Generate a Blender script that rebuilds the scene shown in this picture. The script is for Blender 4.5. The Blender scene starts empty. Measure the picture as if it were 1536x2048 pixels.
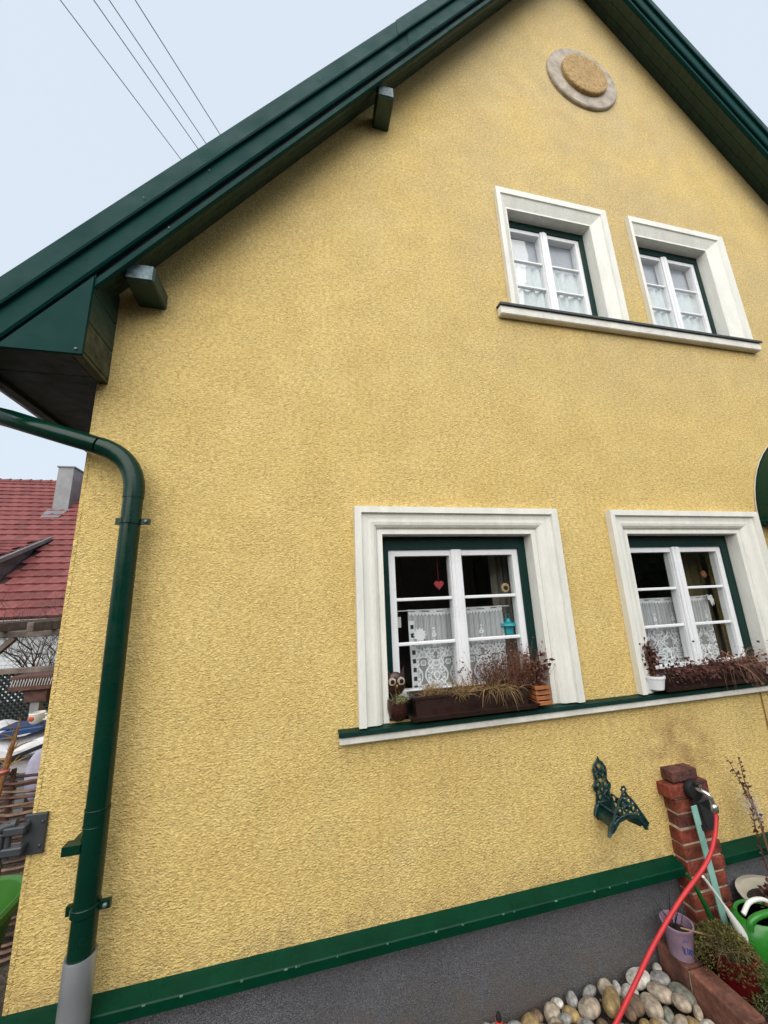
import bpy, bmesh, math, random
from mathutils import Vector, Matrix
R = math.radians
sc = bpy.context.scene
C = sc.collection
rnd = random.Random(7)

# ------------------------------------------------------------------ camera
cam = bpy.data.cameras.new('camera'); camo = bpy.data.objects.new('camera', cam); C.objects.link(camo)
yaw, pitch, roll = R(-13.1747), R(13.0719), R(-2.3608)
right = Vector((math.cos(yaw), math.sin(yaw), 0))
fwd = Vector((-math.sin(yaw)*math.cos(pitch), math.cos(yaw)*math.cos(pitch), math.sin(pitch)))
up = right.cross(fwd)
r2 = right*math.cos(roll) + up*math.sin(roll); u2 = -right*math.sin(roll) + up*math.cos(roll)
M = Matrix((r2, u2, -fwd)).transposed().to_4x4(); M.translation = Vector((0, -2.043, 1.3108))
camo.matrix_world = M
cam.sensor_fit = 'VERTICAL'; cam.sensor_height = 36; cam.lens = 742.35/2048*36
cam.clip_start = 0.02; cam.clip_end = 1000
sc.camera = camo
sc.render.resolution_x = 768; sc.render.resolution_y = 1024

# ------------------------------------------------------------------ world, sun, exposure
w = bpy.data.worlds.new('World'); sc.world = w; w.use_nodes = True
nt = w.node_tree; bg = nt.nodes['Background']
SUN_EL, SUN_AZ = 36, 196      # azimuth clockwise from +y
sky = nt.nodes.new('ShaderNodeTexSky'); sky.sky_type = 'NISHITA'; sky.sun_disc = False
sky.sun_elevation = R(SUN_EL); sky.sun_rotation = R(SUN_AZ); sky.dust_density = 4; sky.air_density = 1
mixn = nt.nodes.new('ShaderNodeMix'); mixn.data_type = 'RGBA'
mixn.inputs[0].default_value = 0.93
mixn.inputs[7].default_value = (2.86, 3.20, 3.58, 1)     # even overcast cloud layer
nt.links.new(sky.outputs[0], mixn.inputs[6]); nt.links.new(mixn.outputs[2], bg.inputs[0])
bg.inputs[1].default_value = 0.1
sl = bpy.data.lights.new('sun', 'SUN'); sl.energy = 1.5; sl.angle = R(85); sl.color = (1, 0.965, 0.91)
so = bpy.data.objects.new('sun', sl); C.objects.link(so)
az, el = R(SUN_AZ), R(SUN_EL)
sd = Vector((math.sin(az)*math.cos(el), math.cos(az)*math.cos(el), math.sin(el)))
so.rotation_euler = (-sd).to_track_quat('-Z', 'Y').to_euler()
sc.view_settings.view_transform = 'Standard'; sc.view_settings.look = 'None'
sc.view_settings.gamma = 1; sc.view_settings.use_curve_mapping = False
sc.view_settings.exposure = 1.4
sc.render.engine = 'CYCLES'

# ------------------------------------------------------------------ materials
def srgb(r, g, b):
    f = lambda c: (c/255/12.92) if c <= 10 else (((c/255)+0.055)/1.055)**2.4
    return (f(r), f(g), f(b), 1)
MATS = {}
class NB:
    """small node builder"""
    def __init__(s, m): s.t = m.node_tree; s.n = s.t.nodes; s.l = s.t.links
    def new(s, k, **kw):
        n = s.n.new(k)
        for a, v in kw.items(): setattr(n, a, v)
        return n
    def link(s, a, b): s.l.new(a, b)
    def coords(s, scale=(1, 1, 1)):
        tc = s.new('ShaderNodeTexCoord'); mp = s.new('ShaderNodeMapping'); mp.inputs['Scale'].default_value = scale
        s.link(tc.outputs['Object'], mp.inputs[0]); return mp.outputs[0]
    def noise(s, co, scale, detail=3, rough=.55, dist=0):
        n = s.new('ShaderNodeTexNoise'); n.inputs['Scale'].default_value = scale; n.inputs['Detail'].default_value = detail
        n.inputs['Roughness'].default_value = rough; n.inputs['Distortion'].default_value = dist
        s.link(co, n.inputs['Vector']); return n.outputs['Fac']
    def ramp(s, v, stops):
        r = s.new('ShaderNodeValToRGB'); e = r.color_ramp.elements
        while len(e) < len(stops): e.new(.5)
        for i, (p, c) in enumerate(stops):
            e[i].position = p; e[i].color = c if len(c) == 4 else (*c, 1)
        s.link(v, r.inputs[0]); return r.outputs[0]
    def mix(s, f, a, b, blend='MIX'):
        m = s.new('ShaderNodeMix', data_type='RGBA', blend_type=blend)
        for i, v in ((0, f), (6, a), (7, b)):
            if isinstance(v, bpy.types.NodeSocket): s.link(v, m.inputs[i])
            else: m.inputs[i].default_value = v
        return m.outputs[2]
    def math(s, op, a, b=0.0, clamp=False):
        m = s.new('ShaderNodeMath', operation=op); m.use_clamp = clamp
        for i, v in ((0, a), (1, b)):
            if isinstance(v, bpy.types.NodeSocket): s.link(v, m.inputs[i])
            else: m.inputs[i].default_value = v
        return m.outputs[0]
    def bump(s, h, dist, strength=1):
        b = s.new('ShaderNodeBump'); b.inputs['Distance'].default_value = dist; b.inputs['Strength'].default_value = strength
        s.link(h, b.inputs['Height']); return b.outputs[0]

def mat(name, col, rough=.6, metal=0., var=.12, vscale=6, fine=0, bump=0, bscale=60, spec=.5, island=0, coat=0, stretch=(1, 1, 1)):
    """procedural material: base colour with cloudy variation, optional per-piece variation and relief"""
    if name in MATS: return MATS[name]
    m = bpy.data.materials.new(name); m.use_nodes = True; nb = NB(m); p = m.node_tree.nodes['Principled BSDF']
    co = nb.coords(stretch)
    v = nb.noise(co, vscale, 4)
    dark = (col[0]*(1-var*1.6), col[1]*(1-var*1.6), col[2]*(1-var*1.6), 1); lite = tuple(min(1, c*(1+var)) for c in col[:3])+(1,)
    c = nb.ramp(v, [(.3, dark), (.7, lite)])
    if fine:
        f = nb.noise(co, bscale*1.7, 2)
        c = nb.mix(fine, c, nb.ramp(f, [(.35, (.35, .35, .35, 1)), (.65, (1.4, 1.4, 1.4, 1))]), 'MULTIPLY')
    if island:
        g = nb.new('ShaderNodeNewGeometry')
        c = nb.mix(1.0, c, nb.ramp(g.outputs['Random Per Island'], [(0, (1-island,)*3), (1, (1+island,)*3)]), 'MULTIPLY')
    nb.link(c, p.inputs['Base Color'])
    p.inputs['Metallic'].default_value = metal; p.inputs['Specular IOR Level'].default_value = spec
    rr = nb.ramp(nb.noise(co, vscale*2.3, 3), [(.3, (max(0, rough-.1),)*3), (.7, (min(1, rough+.1),)*3)])
    nb.link(rr, p.inputs['Roughness'])
    if coat: p.inputs['Coat Weight'].default_value = coat
    if bump: nb.link(nb.bump(nb.noise(co, bscale, 3), bump), p.inputs['Normal'])
    MATS[name] = m
    return m

def make_stucco():
    m = bpy.data.materials.new('yellow_stucco'); m.use_nodes = True; nb = NB(m); p = m.node_tree.nodes['Principled BSDF']
    co = nb.coords((1, 1, 1)); ch = nb.coords((.76, 1, 1.08))
    # worm-like trowelled relief
    n1 = nb.noise(ch, 125, 2, .5, .45)
    n2 = nb.noise(ch, 260, 2, .5, .3)
    h = nb.math('ADD', nb.math('MULTIPLY', n1, .75), nb.math('MULTIPLY', n2, .25))
    # colour
    big = nb.noise(co, .9, 3); mid = nb.noise(co, 3.2, 4)
    c = nb.ramp(mid, [(.25, (.765, .545, .192)), (.5, (.81, .592, .222)), (.75, (.845, .642, .262))])
    c = nb.mix(nb.ramp(big, [(.4, (0, 0, 0)), (.7, (.5, .5, .5))]), c, (.81, .608, .225, 1))
    # granular tone of the float-finished grains
    gr = nb.math('ADD', nb.math('MULTIPLY', nb.noise(ch, 52, 2, .6), .55), nb.math('MULTIPLY', nb.noise(ch, 95, 2, .6), .45))
    c = nb.mix(1.0, c, nb.ramp(gr, [(.36, (.70, .67, .60)), (.50, (.96, .96, .95)), (.64, (1.16, 1.16, 1.18))]), 'MULTIPLY')
    # weathering: grey-brown grime lodged in the hollows, thickest on the upper gable, plus shading of the hollows painted in wall-wide
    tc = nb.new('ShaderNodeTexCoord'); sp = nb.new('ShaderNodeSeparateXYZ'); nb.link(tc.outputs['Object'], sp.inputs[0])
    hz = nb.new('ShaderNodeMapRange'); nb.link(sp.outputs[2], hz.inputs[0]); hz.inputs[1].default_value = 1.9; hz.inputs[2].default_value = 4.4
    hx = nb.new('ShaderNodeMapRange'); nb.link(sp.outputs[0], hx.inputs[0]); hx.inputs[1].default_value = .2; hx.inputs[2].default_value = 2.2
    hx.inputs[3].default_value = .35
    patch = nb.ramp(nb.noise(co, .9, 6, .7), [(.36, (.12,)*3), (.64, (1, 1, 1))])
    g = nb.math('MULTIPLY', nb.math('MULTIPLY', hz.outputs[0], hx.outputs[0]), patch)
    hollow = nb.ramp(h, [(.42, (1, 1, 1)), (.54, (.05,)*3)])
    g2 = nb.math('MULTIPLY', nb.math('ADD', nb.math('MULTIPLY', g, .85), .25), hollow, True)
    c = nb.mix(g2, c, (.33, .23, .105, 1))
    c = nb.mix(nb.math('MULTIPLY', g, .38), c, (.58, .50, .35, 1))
    # rain streaks washed down from the two sills
    cs = nb.coords((16, 1, .9)); stk = nb.ramp(nb.noise(cs, 1.6, 4, .6), [(.50, (0, 0, 0)), (.72, (1, 1, 1))])
    for z0, x0, x1 in ((3.25, 1.35, 3.9), (.63, .2, 4.0)):
        a = nb.new('ShaderNodeMapRange'); nb.link(sp.outputs[2], a.inputs[0]); a.inputs[1].default_value = z0-.75; a.inputs[2].default_value = z0
        up_ = nb.math('LESS_THAN', sp.outputs[2], z0); xa = nb.math('GREATER_THAN', sp.outputs[0], x0); xb = nb.math('LESS_THAN', sp.outputs[0], x1)
        k = nb.math('MULTIPLY', nb.math('MULTIPLY', nb.math('MULTIPLY', a.outputs[0], a.outputs[0]), up_), nb.math('MULTIPLY', xa, xb))
        c = nb.mix(nb.math('MULTIPLY', nb.math('MULTIPLY', k, stk), .30), c, (.38, .29, .15, 1))
    # brownish splash stain above the tap pillar and over the plinth ledge
    dx = nb.math('SUBTRACT', sp.outputs[0], 2.22); dz = nb.math('SUBTRACT', sp.outputs[2], .36)
    d = nb.math('ADD', nb.math('MULTIPLY', nb.math('MULTIPLY', dx, dx), 9), nb.math('MULTIPLY', nb.math('MULTIPLY', dz, dz), 14))
    st = nb.math('MULTIPLY', nb.math('SUBTRACT', 1.0, d, True), nb.ramp(nb.noise(co, 9, 4), [(.35, (0, 0, 0)), (.7, (.75,)*3)]))
    c = nb.mix(st, c, (.30, .15, .07, 1))
    lo = nb.new('ShaderNodeMapRange'); nb.link(sp.outputs[2], lo.inputs[0]); lo.inputs[1].default_value = -.02; lo.inputs[2].default_value = -.15
    c = nb.mix(nb.math('MULTIPLY', lo.outputs[0], nb.ramp(nb.noise(co, 14, 4), [(.4, (0, 0, 0)), (.7, (.55,)*3)])), c, (.25, .15, .09, 1))
    nb.link(c, p.inputs['Base Color']); p.inputs['Roughness'].default_value = .85; p.inputs['Specular IOR Level'].default_value = .25
    am = nb.ramp(nb.noise(co, 4.5, 3), [(.3, (.6,)*3), (.65, (1, 1, 1))])
    nb.link(nb.bump(nb.math('MULTIPLY', h, am), .017), p.inputs['Normal'])
    return m

def make_plinth():
    m = bpy.data.materials.new('speckled_plinth_plaster'); m.use_nodes = True; nb = NB(m); p = m.node_tree.nodes['Principled BSDF']
    co = nb.coords()
    v = nb.new('ShaderNodeTexVoronoi'); v.inputs['Scale'].default_value = 260; nb.link(co, v.inputs['Vector'])
    c = nb.ramp(v.outputs['Color'], [(0, (.055, .055, .06)), (.35, (.10, .10, .108)), (.7, (.145, .145, .155)), (1, (.24, .238, .242))])
    c = nb.mix(.35, c, nb.ramp(nb.noise(co, 2.2, 4), [(.3, (.45, .43, .42)), (.7, (1.15, 1.15, 1.2))]), 'MULTIPLY')
    tc = nb.new('ShaderNodeTexCoord'); sp = nb.new('ShaderNodeSeparateXYZ'); nb.link(tc.outputs['Object'], sp.inputs[0])
    mz = nb.new('ShaderNodeMapRange'); nb.link(sp.outputs[2], mz.inputs[0]); mz.inputs[1].default_value = -.36; mz.inputs[2].default_value = -.62
    c = nb.mix(nb.math('MULTIPLY', mz.outputs[0], nb.ramp(nb.noise(co, 7, 5, .65), [(.36, (0, 0, 0)), (.66, (.75,)*3)])), c, (.135, .10, .065, 1))   # dried splash mud
    nb.link(c, p.inputs['Base Color']); p.inputs['Roughness'].default_value = .7
    nb.link(nb.bump(v.outputs['Distance'], .004), p.inputs['Normal'])
    return m

def make_glass():
    m = bpy.data.materials.new('window_glass'); m.use_nodes = True; nb = NB(m); t = m.node_tree
    t.nodes.remove(t.nodes['Principled BSDF']); out = t.nodes['Material Output']
    tr = nb.new('ShaderNodeBsdfTransparent'); tr.inputs[0].default_value = (.975, .985, .98, 1)
    gl = nb.new('ShaderNodeBsdfGlossy'); gl.inputs['Roughness'].default_value = .015
    fr = nb.new('ShaderNodeFresnel'); fr.inputs[0].default_value = 1.5
    mx = nb.new('ShaderNodeMixShader'); ge = nb.new('ShaderNodeNewGeometry'); front = nb.math('SUBTRACT', 1.0, ge.outputs['Backfacing'])
    nb.link(nb.math('MULTIPLY', nb.math('MULTIPLY', fr.outputs[0], 2.3, True), front), mx.inputs[0])
    nb.link(tr.outputs[0], mx.inputs[1]); nb.link(gl.outputs[0], mx.inputs[2]); nb.link(mx.outputs[0], out.inputs[0])
    co = nb.coords(); nb.link(nb.bump(nb.noise(co, 3, 1), .0015), gl.inputs['Normal'])
    return m

def make_fabric(name, col, attr=None, trans=.35, cover=1.0):
    """thin cloth: translucent, its weave openness from a cover value or a per-vertex cover pattern"""
    m = bpy.data.materials.new(name); m.use_nodes = True; nb = NB(m); t = m.node_tree
    t.nodes.remove(t.nodes['Principled BSDF']); out = t.nodes['Material Output']
    co = nb.coords(); c = nb.ramp(nb.noise(co, 30, 3), [(.3, tuple(x*.88 for x in col[:3])), (.7, col[:3])])
    d = nb.new('ShaderNodeBsdfDiffuse'); nb.link(c, d.inputs[0]); tl = nb.new('ShaderNodeBsdfTranslucent'); nb.link(c, tl.inputs[0])
    a = nb.new('ShaderNodeMixShader'); a.inputs[0].default_value = trans; nb.link(d.outputs[0], a.inputs[1]); nb.link(tl.outputs[0], a.inputs[2])
    tr = nb.new('ShaderNodeBsdfTransparent'); b = nb.new('ShaderNodeMixShader')
    if attr:
        at = nb.new('ShaderNodeAttribute', attribute_name=attr); nb.link(at.outputs['Fac'], b.inputs[0])
    else: b.inputs[0].default_value = cover
    nb.link(tr.outputs[0], b.inputs[1]); nb.link(a.outputs[0], b.inputs[2]); nb.link(b.outputs[0], out.inputs[0])
    return m

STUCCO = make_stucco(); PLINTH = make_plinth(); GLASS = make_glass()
GREEN_SHEET = mat('green_sheet_metal', (.0025, .037, .033, 1), .5, var=.08, vscale=3, bump=.004, bscale=1.6, spec=.06, fine=.08)
GREEN_GLOSS = mat('green_downpipe_paint', (.0008, .026, .015, 1), .24, var=.10, vscale=5, spec=.28)
GREEN_LEDGE = mat('green_ledge_paint', (.0006, .036, .017, 1), .34, spec=.14, var=.15, vscale=7, fine=.12, bscale=40)
GREEN_WOOD = mat('green_painted_wood', (.012, .045, .036, 1), .45, var=.3, vscale=8, bump=.002, bscale=30, stretch=(1, 1, 4))
GREEN_FRAME = mat('green_window_frame', (.003, .026, .022, 1), .4, var=.1, vscale=8, spec=.2)
PURLIN_END = mat('weathered_blue_grey_paint', (.13, .19, .21, 1), .55, var=.45, vscale=22, bump=.003, bscale=40)
MOSSY = mat('mossy_old_boards', (.045, .055, .03, 1), .75, var=.5, vscale=14, bump=.004, bscale=50)
DARK_WOOD = mat('dark_eave_wood', (.009, .016, .017, 1), .6, var=.3, vscale=6, bump=.003, bscale=25)
TRIM = mat('cream_painted_plaster', (.745, .735, .665, 1), .65, var=.055, vscale=5, fine=.04, bscale=30, bump=.003, stretch=(2.5, 2.5, .7))
TRIM2 = mat('cream_sill_plaster', (.73, .71, .64, 1), .65, var=.10, vscale=7, fine=.1, bscale=30, bump=.003)
WHITE_PVC = mat('white_window_sash', (.80, .81, .82, 1), .3, var=.03, vscale=5)
ZINC = mat('galvanised_pipe', (.36, .38, .40, 1), .42, .6, var=.10, vscale=7, stretch=(1, 1, .4))
GREY_PLATE = mat('anthracite_powder_coat', (.045, .05, .055, 1), .45, var=.12, vscale=10)
STONE_RING = mat('weathered_ring_stone', (.42, .36, .29, 1), .85, var=.2, vscale=12, fine=.25, bscale=70, bump=.006)
STONE_BOSS = mat('ochre_boss_plaster', (.44, .29, .12, 1), .9, var=.22, vscale=40, fine=.4, bscale=80, bump=.01)
SCREW = mat('zinc_screw', (.16, .19, .19, 1), .45, .5)

# ------------------------------------------------------------------ mesh helpers
class MB:
    def __init__(s): s.v = []; s.f = []; s.at = None
    def add(s, vs, fs):
        o = len(s.v); s.v += [tuple(v) for v in vs]; s.f += [tuple(i+o for i in f) for f in fs]; return s
    def box(s, x0, x1, y0, y1, z0, z1):
        vs = [(x, y, z) for x in (x0, x1) for y in (y0, y1) for z in (z0, z1)]
        return s.add(vs, [(0, 1, 3, 2), (4, 6, 7, 5), (0, 4, 5, 1), (2, 3, 7, 6), (0, 2, 6, 4), (1, 5, 7, 3)])
    def obox(s, mtx, sx, sy, sz):
        vs = [mtx @ Vector((x*sx/2, y*sy/2, z*sz/2)) for x in (-1, 1) for y in (-1, 1) for z in (-1, 1)]
        return s.add(vs, [(0, 1, 3, 2), (4, 6, 7, 5), (0, 4, 5, 1), (2, 3, 7, 6), (0, 2, 6, 4), (1, 5, 7, 3)])
    def bar(s, a, b, w, h, upv=(0, 0, 1)):
        a, b = Vector(a), Vector(b); d = (b-a); L = d.length; d.normalize(); u = Vector(upv); sd = d.cross(u)
        if sd.length < 1e-4: u = Vector((0, 1, 0)); sd = d.cross(u)
        sd.normalize(); u = sd.cross(d)
        vs = [p + sd*(i*w/2) + u*(j*h/2) for p in (a, b) for i in (-1, 1) for j in (-1, 1)]
        return s.add(vs, [(0, 1, 3, 2), (4, 6, 7, 5), (0, 4, 5, 1), (2, 3, 7, 6), (0, 2, 6, 4), (1, 5, 7, 3)])
    def tube(s, pts, r, n=10, cap=True):
        pts = [Vector(p) for p in pts]; k = len(pts); rs = r if isinstance(r, (list, tuple)) else [r]*k
        vs = []; prev = None
        for i, p in enumerate(pts):
            d = (pts[min(i+1, k-1)]-pts[max(i-1, 0)]).normalized()
            if prev is None:
                a = d.orthogonal().normalized()
            else:
                a = (prev - d*prev.dot(d)); a = a.normalized() if a.length > 1e-6 else d.orthogonal().normalized()
            prev = a; b = d.cross(a)
            for j in range(n):
                t = 2*math.pi*j/n; vs.append(p + (a*math.cos(t)+b*math.sin(t))*rs[i])
        fs = [(i*n+j, i*n+(j+1) % n, (i+1)*n+(j+1) % n, (i+1)*n+j) for i in range(k-1) for j in range(n)]
        if cap: fs += [tuple(range(n))[::-1], tuple((k-1)*n+j for j in range(n))]
        return s.add(vs, fs)
    def lathe(s, prof, c=(0, 0, 0), n=24, ax='z', sx=1, sy=1):
        vs = []
        for r, h in prof:
            for j in range(n):
                t = 2*math.pi*j/n; a, b = r*math.cos(t)*sx, r*math.sin(t)*sy
                q = (a, b, h) if ax == 'z' else ((a, h, b) if ax == 'y' else (h, a, b))
                vs.append((q[0]+c[0], q[1]+c[1], q[2]+c[2]))
        k = len(prof)
        fs = [(i*n+j, i*n+(j+1) % n, (i+1)*n+(j+1) % n, (i+1)*n+j) for i in range(k-1) for j in range(n)]
        fs += [tuple(range(n)), tuple((k-1)*n+j for j in range(n))]
        return s.add(vs, fs)
    def prism(s, poly, y0, y1):          # polygon in x,z extruded along y
        n = len(poly); vs = [(x, y0, z) for x, z in poly]+[(x, y1, z) for x, z in poly]
        return s.add(vs, [tuple(range(n)), tuple(range(2*n-1, n-1, -1))]+[(i, n+i, n+(i+1) % n, (i+1) % n) for i in range(n)])
    def ring(s, c, R_, r, nrm=(0, 1, 0), n=14, m=6):
        c = Vector(c); nrm = Vector(nrm).normalized(); a = nrm.orthogonal().normalized(); b = nrm.cross(a); vs = []
        for i in range(n):
            t = 2*math.pi*i/n; d = a*math.cos(t)+b*math.sin(t)
            for j in range(m):
                q = 2*math.pi*j/m; vs.append(c+d*(R_+r*math.cos(q))+nrm*(r*math.sin(q)))
        return s.add(vs, [(i*m+j, ((i+1) % n)*m+j, ((i+1) % n)*m+(j+1) % m, i*m+(j+1) % m) for i in range(n) for j in range(m)])
    def blob(s, c, rx, ry, rz, n=12, m=8, jit=0., seed=0, rot=None):
        q = random.Random(seed); ph = [q.uniform(0, 6.28) for _ in range(6)]; vs = []; rot = rot or Matrix.Identity(3)
        for i in range(m+1):
            th = math.pi*i/m
            for j in range(n):
                t = 2*math.pi*j/n
                k = 1+jit*(math.sin(2*t+ph[0])*math.sin(th)*.6+math.sin(3*th+ph[1])*.35+math.cos(t+2*th+ph[2])*math.sin(th)*.5)
                vs.append(Vector(c)+rot @ Vector((rx*k*math.sin(th)*math.cos(t), ry*k*math.sin(th)*math.sin(t), rz*k*math.cos(th))))
        return s.add(vs, [(i*n+j, (i+1)*n+j, (i+1)*n+(j+1) % n, i*n+(j+1) % n) for i in range(m) for j in range(n)])
    def blade(s, p, d, L, wd, droop=.5, seg=4, q=rnd):
        p = Vector(p); d = Vector(d).normalized(); vs = []; sd = d.cross(Vector((q.uniform(-1, 1), q.uniform(-1, 1), q.uniform(-.3, 1)))).normalized()
        for i in range(seg+1):
            t = i/seg; ww = wd*(1-t*.85)/2; vs += [p-sd*ww, p+sd*ww]
            p = p+d*(L/seg); d = (d+Vector((0, 0, -droop/seg))).normalized()
        return s.add(vs, [(2*i, 2*i+1, 2*i+3, 2*i+2) for i in range(seg)])
    def leaf(s, p, d, L, wd, q=rnd):
        p = Vector(p); d = Vector(d).normalized(); sd = d.cross(Vector((q.uniform(-1, 1), q.uniform(-1, 1), q.uniform(-1, 1)))).normalized()
        nn = d.cross(sd)*L*.12
        return s.add([p, p+d*L*.45+sd*wd/2, p+d*L, p+d*L*.45-sd*wd/2, p+d*L*.45+nn], [(0, 1, 4), (1, 2, 4), (2, 3, 4), (3, 0, 4)])
    def build(s, name, m, parent=None, smooth=False, bevel=0, label=None, seg=1, merge=False):
        me = bpy.data.meshes.new(name); me.from_pydata(s.v, [], s.f); me.update()
        bm = bmesh.new(); bm.from_mesh(me)
        if merge: bmesh.ops.remove_doubles(bm, verts=bm.verts, dist=1e-5)
        bmesh.ops.recalc_face_normals(bm, faces=bm.faces)
        if bevel:
            bmesh.ops.bevel(bm, geom=[e for e in bm.edges if len(e.link_faces) == 2 and e.calc_face_angle(0) > .5], offset=bevel, segments=seg, affect='EDGES', profile=.5, clamp_overlap=True)
        bm.to_mesh(me); bm.free()
        if smooth:
            for f in me.polygons: f.use_smooth = True
            try: me.set_sharp_from_angle(angle=R(40))
            except Exception: pass
        me.materials.append(m)
        o = bpy.data.objects.new(name, me); C.objects.link(o)
        if parent: o.parent = parent
        if label: o['label'] = label
        return o
def tag(o, label, cat, group=None):
    o['label'] = label; o['category'] = cat
    if group: o['group'] = group
    return o
def thing(name, label, cat, loc=(0, 0, 0), group=None):
    o = bpy.data.objects.new(name, None); o.empty_display_size = .1; C.objects.link(o); o.location = loc
    return tag(o, label, cat, group)
def sub(name, parent):
    o = bpy.data.objects.new(name, None); o.empty_display_size = .1; C.objects.link(o); o.parent = parent; return o
def structure(o): o['kind'] = 'structure'; return o
def smoothpath(pts, k=6):
    """Catmull-Rom through points"""
    P = [Vector(p) for p in pts]; P = [2*P[0]-P[1]]+P+[2*P[-1]-P[-2]]; out = []
    for i in range(1, len(P)-2):
        for j in range(k):
            t = j/k; a, b, c, d = P[i-1:i+3]
            out.append(.5*((2*b)+(-a+c)*t+(2*a-5*b+4*c-d)*t*t+(-a+3*b-3*c+d)*t*t*t))
    out.append(P[-2]); return out

# ------------------------------------------------------------------ ground
GZ = -.65
gm = mat('garden_earth', (.075, .062, .045, 1), .95, var=.4, vscale=3, fine=.4, bscale=30, bump=.03)
g = MB().add([(-200, -200, GZ), (200, -200, GZ), (200, 200, GZ), (-200, 200, GZ)], [(0, 1, 2, 3)]).build('ground', gm); structure(g)

# ------------------------------------------------------------------ the yellow house
XL, RX, SL = -1.054, 2.61, 1.32
XR = 2*RX-XL; KA = 4.38; DEP = 9.0
def zl(k, x): return k+SL*RX-SL*abs(x-RX)
house = thing('house', 'yellow stuccoed gable house with green roof trim and white framed windows', 'house', (0, 0, 0))
HOLES = [(.39, 1.51, .695, 1.735), (2.08, 3.20, .695, 1.735), (1.535, 2.45, 3.335, 4.395), (2.795, 3.73, 3.335, 4.395)]
def gable(y0, y1, m, name):
    b = MB(); xs = sorted({XL, XR, RX, *[h[0] for h in HOLES], *[h[1] for h in HOLES]}); ZB = -.15
    for y in (y0, y1):
        for a, c in zip(xs[:-1], xs[1:]):
            hs = sorted([h for h in HOLES if h[0] <= a+1e-6 and h[1] >= c-1e-6], key=lambda h: h[2])
            z = ZB
            for h in hs:
                b.add([(a, y, z), (c, y, z), (c, y, h[2]), (a, y, h[2])], [(0, 1, 2, 3)]); z = h[3]
            b.add([(a, y, z), (c, y, z), (c, y, zl(KA+.06, c)), (a, y, zl(KA+.06, a))], [(0, 1, 2, 3)])
    for h in HOLES:
        x0, x1, z0, z1 = h
        for p, q in (((x0, z0), (x1, z0)), ((x1, z0), (x1, z1)), ((x1, z1), (x0, z1)), ((x0, z1), (x0, z0))):
            b.add([(p[0], y0, p[1]), (q[0], y0, q[1]), (q[0], y1, q[1]), (p[0], y1, p[1])], [(0, 1, 2, 3)])
    for x in (XL, XR): b.add([(x, y0, ZB), (x, y1, ZB), (x, y1, zl(KA+.06, x)), (x, y0, zl(KA+.06, x))], [(0, 1, 2, 3)])
    o = b.build(name, m, house); return o
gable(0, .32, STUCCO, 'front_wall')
b = MB(); q = random.Random(4); n = 330          # rough plaster arris down the visible corner
for i in range(n+1):
    z = -.149+i*(2.85/n)
    for j in range(6):
        a = math.radians(175+j*23); r_ = .0130+q.uniform(0, .0035); b.v.append((XL+.0125+r_*math.cos(a), .0125+r_*math.sin(a), z))
b.f = [(i*6+j, i*6+j+1, (i+1)*6+j+1, (i+1)*6+j) for i in range(n) for j in range(5)]
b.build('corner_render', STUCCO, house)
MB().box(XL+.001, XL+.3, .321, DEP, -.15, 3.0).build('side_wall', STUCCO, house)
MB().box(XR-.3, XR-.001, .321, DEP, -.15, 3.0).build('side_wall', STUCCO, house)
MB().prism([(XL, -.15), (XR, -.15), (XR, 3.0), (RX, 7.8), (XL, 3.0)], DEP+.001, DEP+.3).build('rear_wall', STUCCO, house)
pl = MB().box(XL+.012, XR-.012, .012, DEP, GZ-.2, -.151).build('plinth', PLINTH, house)
# rooms
INT = mat('brown_room_wall', (.16, .115, .075, 1), .9); INTF = mat('room_floor_boards', (.08, .05, .03, 1), .6)
MB().box(XL+.31, XR-.31, .33, 4.2, -.14, -.04).build('room_floor', INTF, house)
MB().box(XL+.31, XR-.31, .33, 4.2, 2.15, 2.30).build('room_floor', mat('room_ceiling', (.30, .26, .21, 1), .9), house)
MB().box(XL+.31, XR-.31, 4.2, 4.3, -.14, 2.14).build('room_wall', INT, house)
MB().box(.85, 2*RX-.85, 4.2, 4.3, 2.31, 4.79).build('room_wall', INT, house)
for x in (.75, 2*RX-.85): MB().box(x, x+.1, .33, 4.3, 2.31, 4.79).build('room_wall', INT, house)
MB().box(.75, 2*RX-.75, .33, 4.3, 4.80, 4.90).build('room_ceiling', INT, house)
MB().box(1.72, 1.80, .33, 4.19, -.03, 2.14).build('room_wall', INT, house)

# roof ---------------------------------------------------------------
roof = sub('roof', house)
XE = -1.62; XE2 = 2*RX-XE
def sweep(prof, x0, x1, y_off=0.0):
    """profile of (y,k) carried along the verge from x0 to x1 (through the ridge if it lies between)"""
    xs = [x0, x1] if not (x0 < RX < x1) else [x0, RX, x1]; b = MB(); n = len(prof)
    for x in xs: b.v += [(x, y+y_off, zl(k, x)) for y, k in prof]
    for i in range(len(xs)-1):
        b.f += [(i*n+j, i*n+(j+1) % n, (i+1)*n+(j+1) % n, (i+1)*n+j) for j in range(n)]
    b.f += [tuple(range(n)), tuple((len(xs)-1)*n+j for j in range(n))]
    return b
RT = mat('dark_roof_tiles', (.10, .045, .035, 1), .7, var=.3, vscale=4, bump=.01, bscale=6)
b = sweep([(-.235, 4.62), (DEP+.4, 4.62), (DEP+.4, 4.52), (-.235, 4.52)], -1.54, 2*RX+1.54); b.build('roof_slab', RT, roof)
S1 = [(-.262, 4.640), (-.270, 4.640), (-.288, 4.452), (-.284, 4.438), (-.258, 4.445), (-.256, 4.60)]
S2 = [(-.2555, 4.4445), (-.266, 4.440), (-.270, 4.278), (-.262, 4.264), (-.244, 4.268), (-.244, 4.44)]
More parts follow.
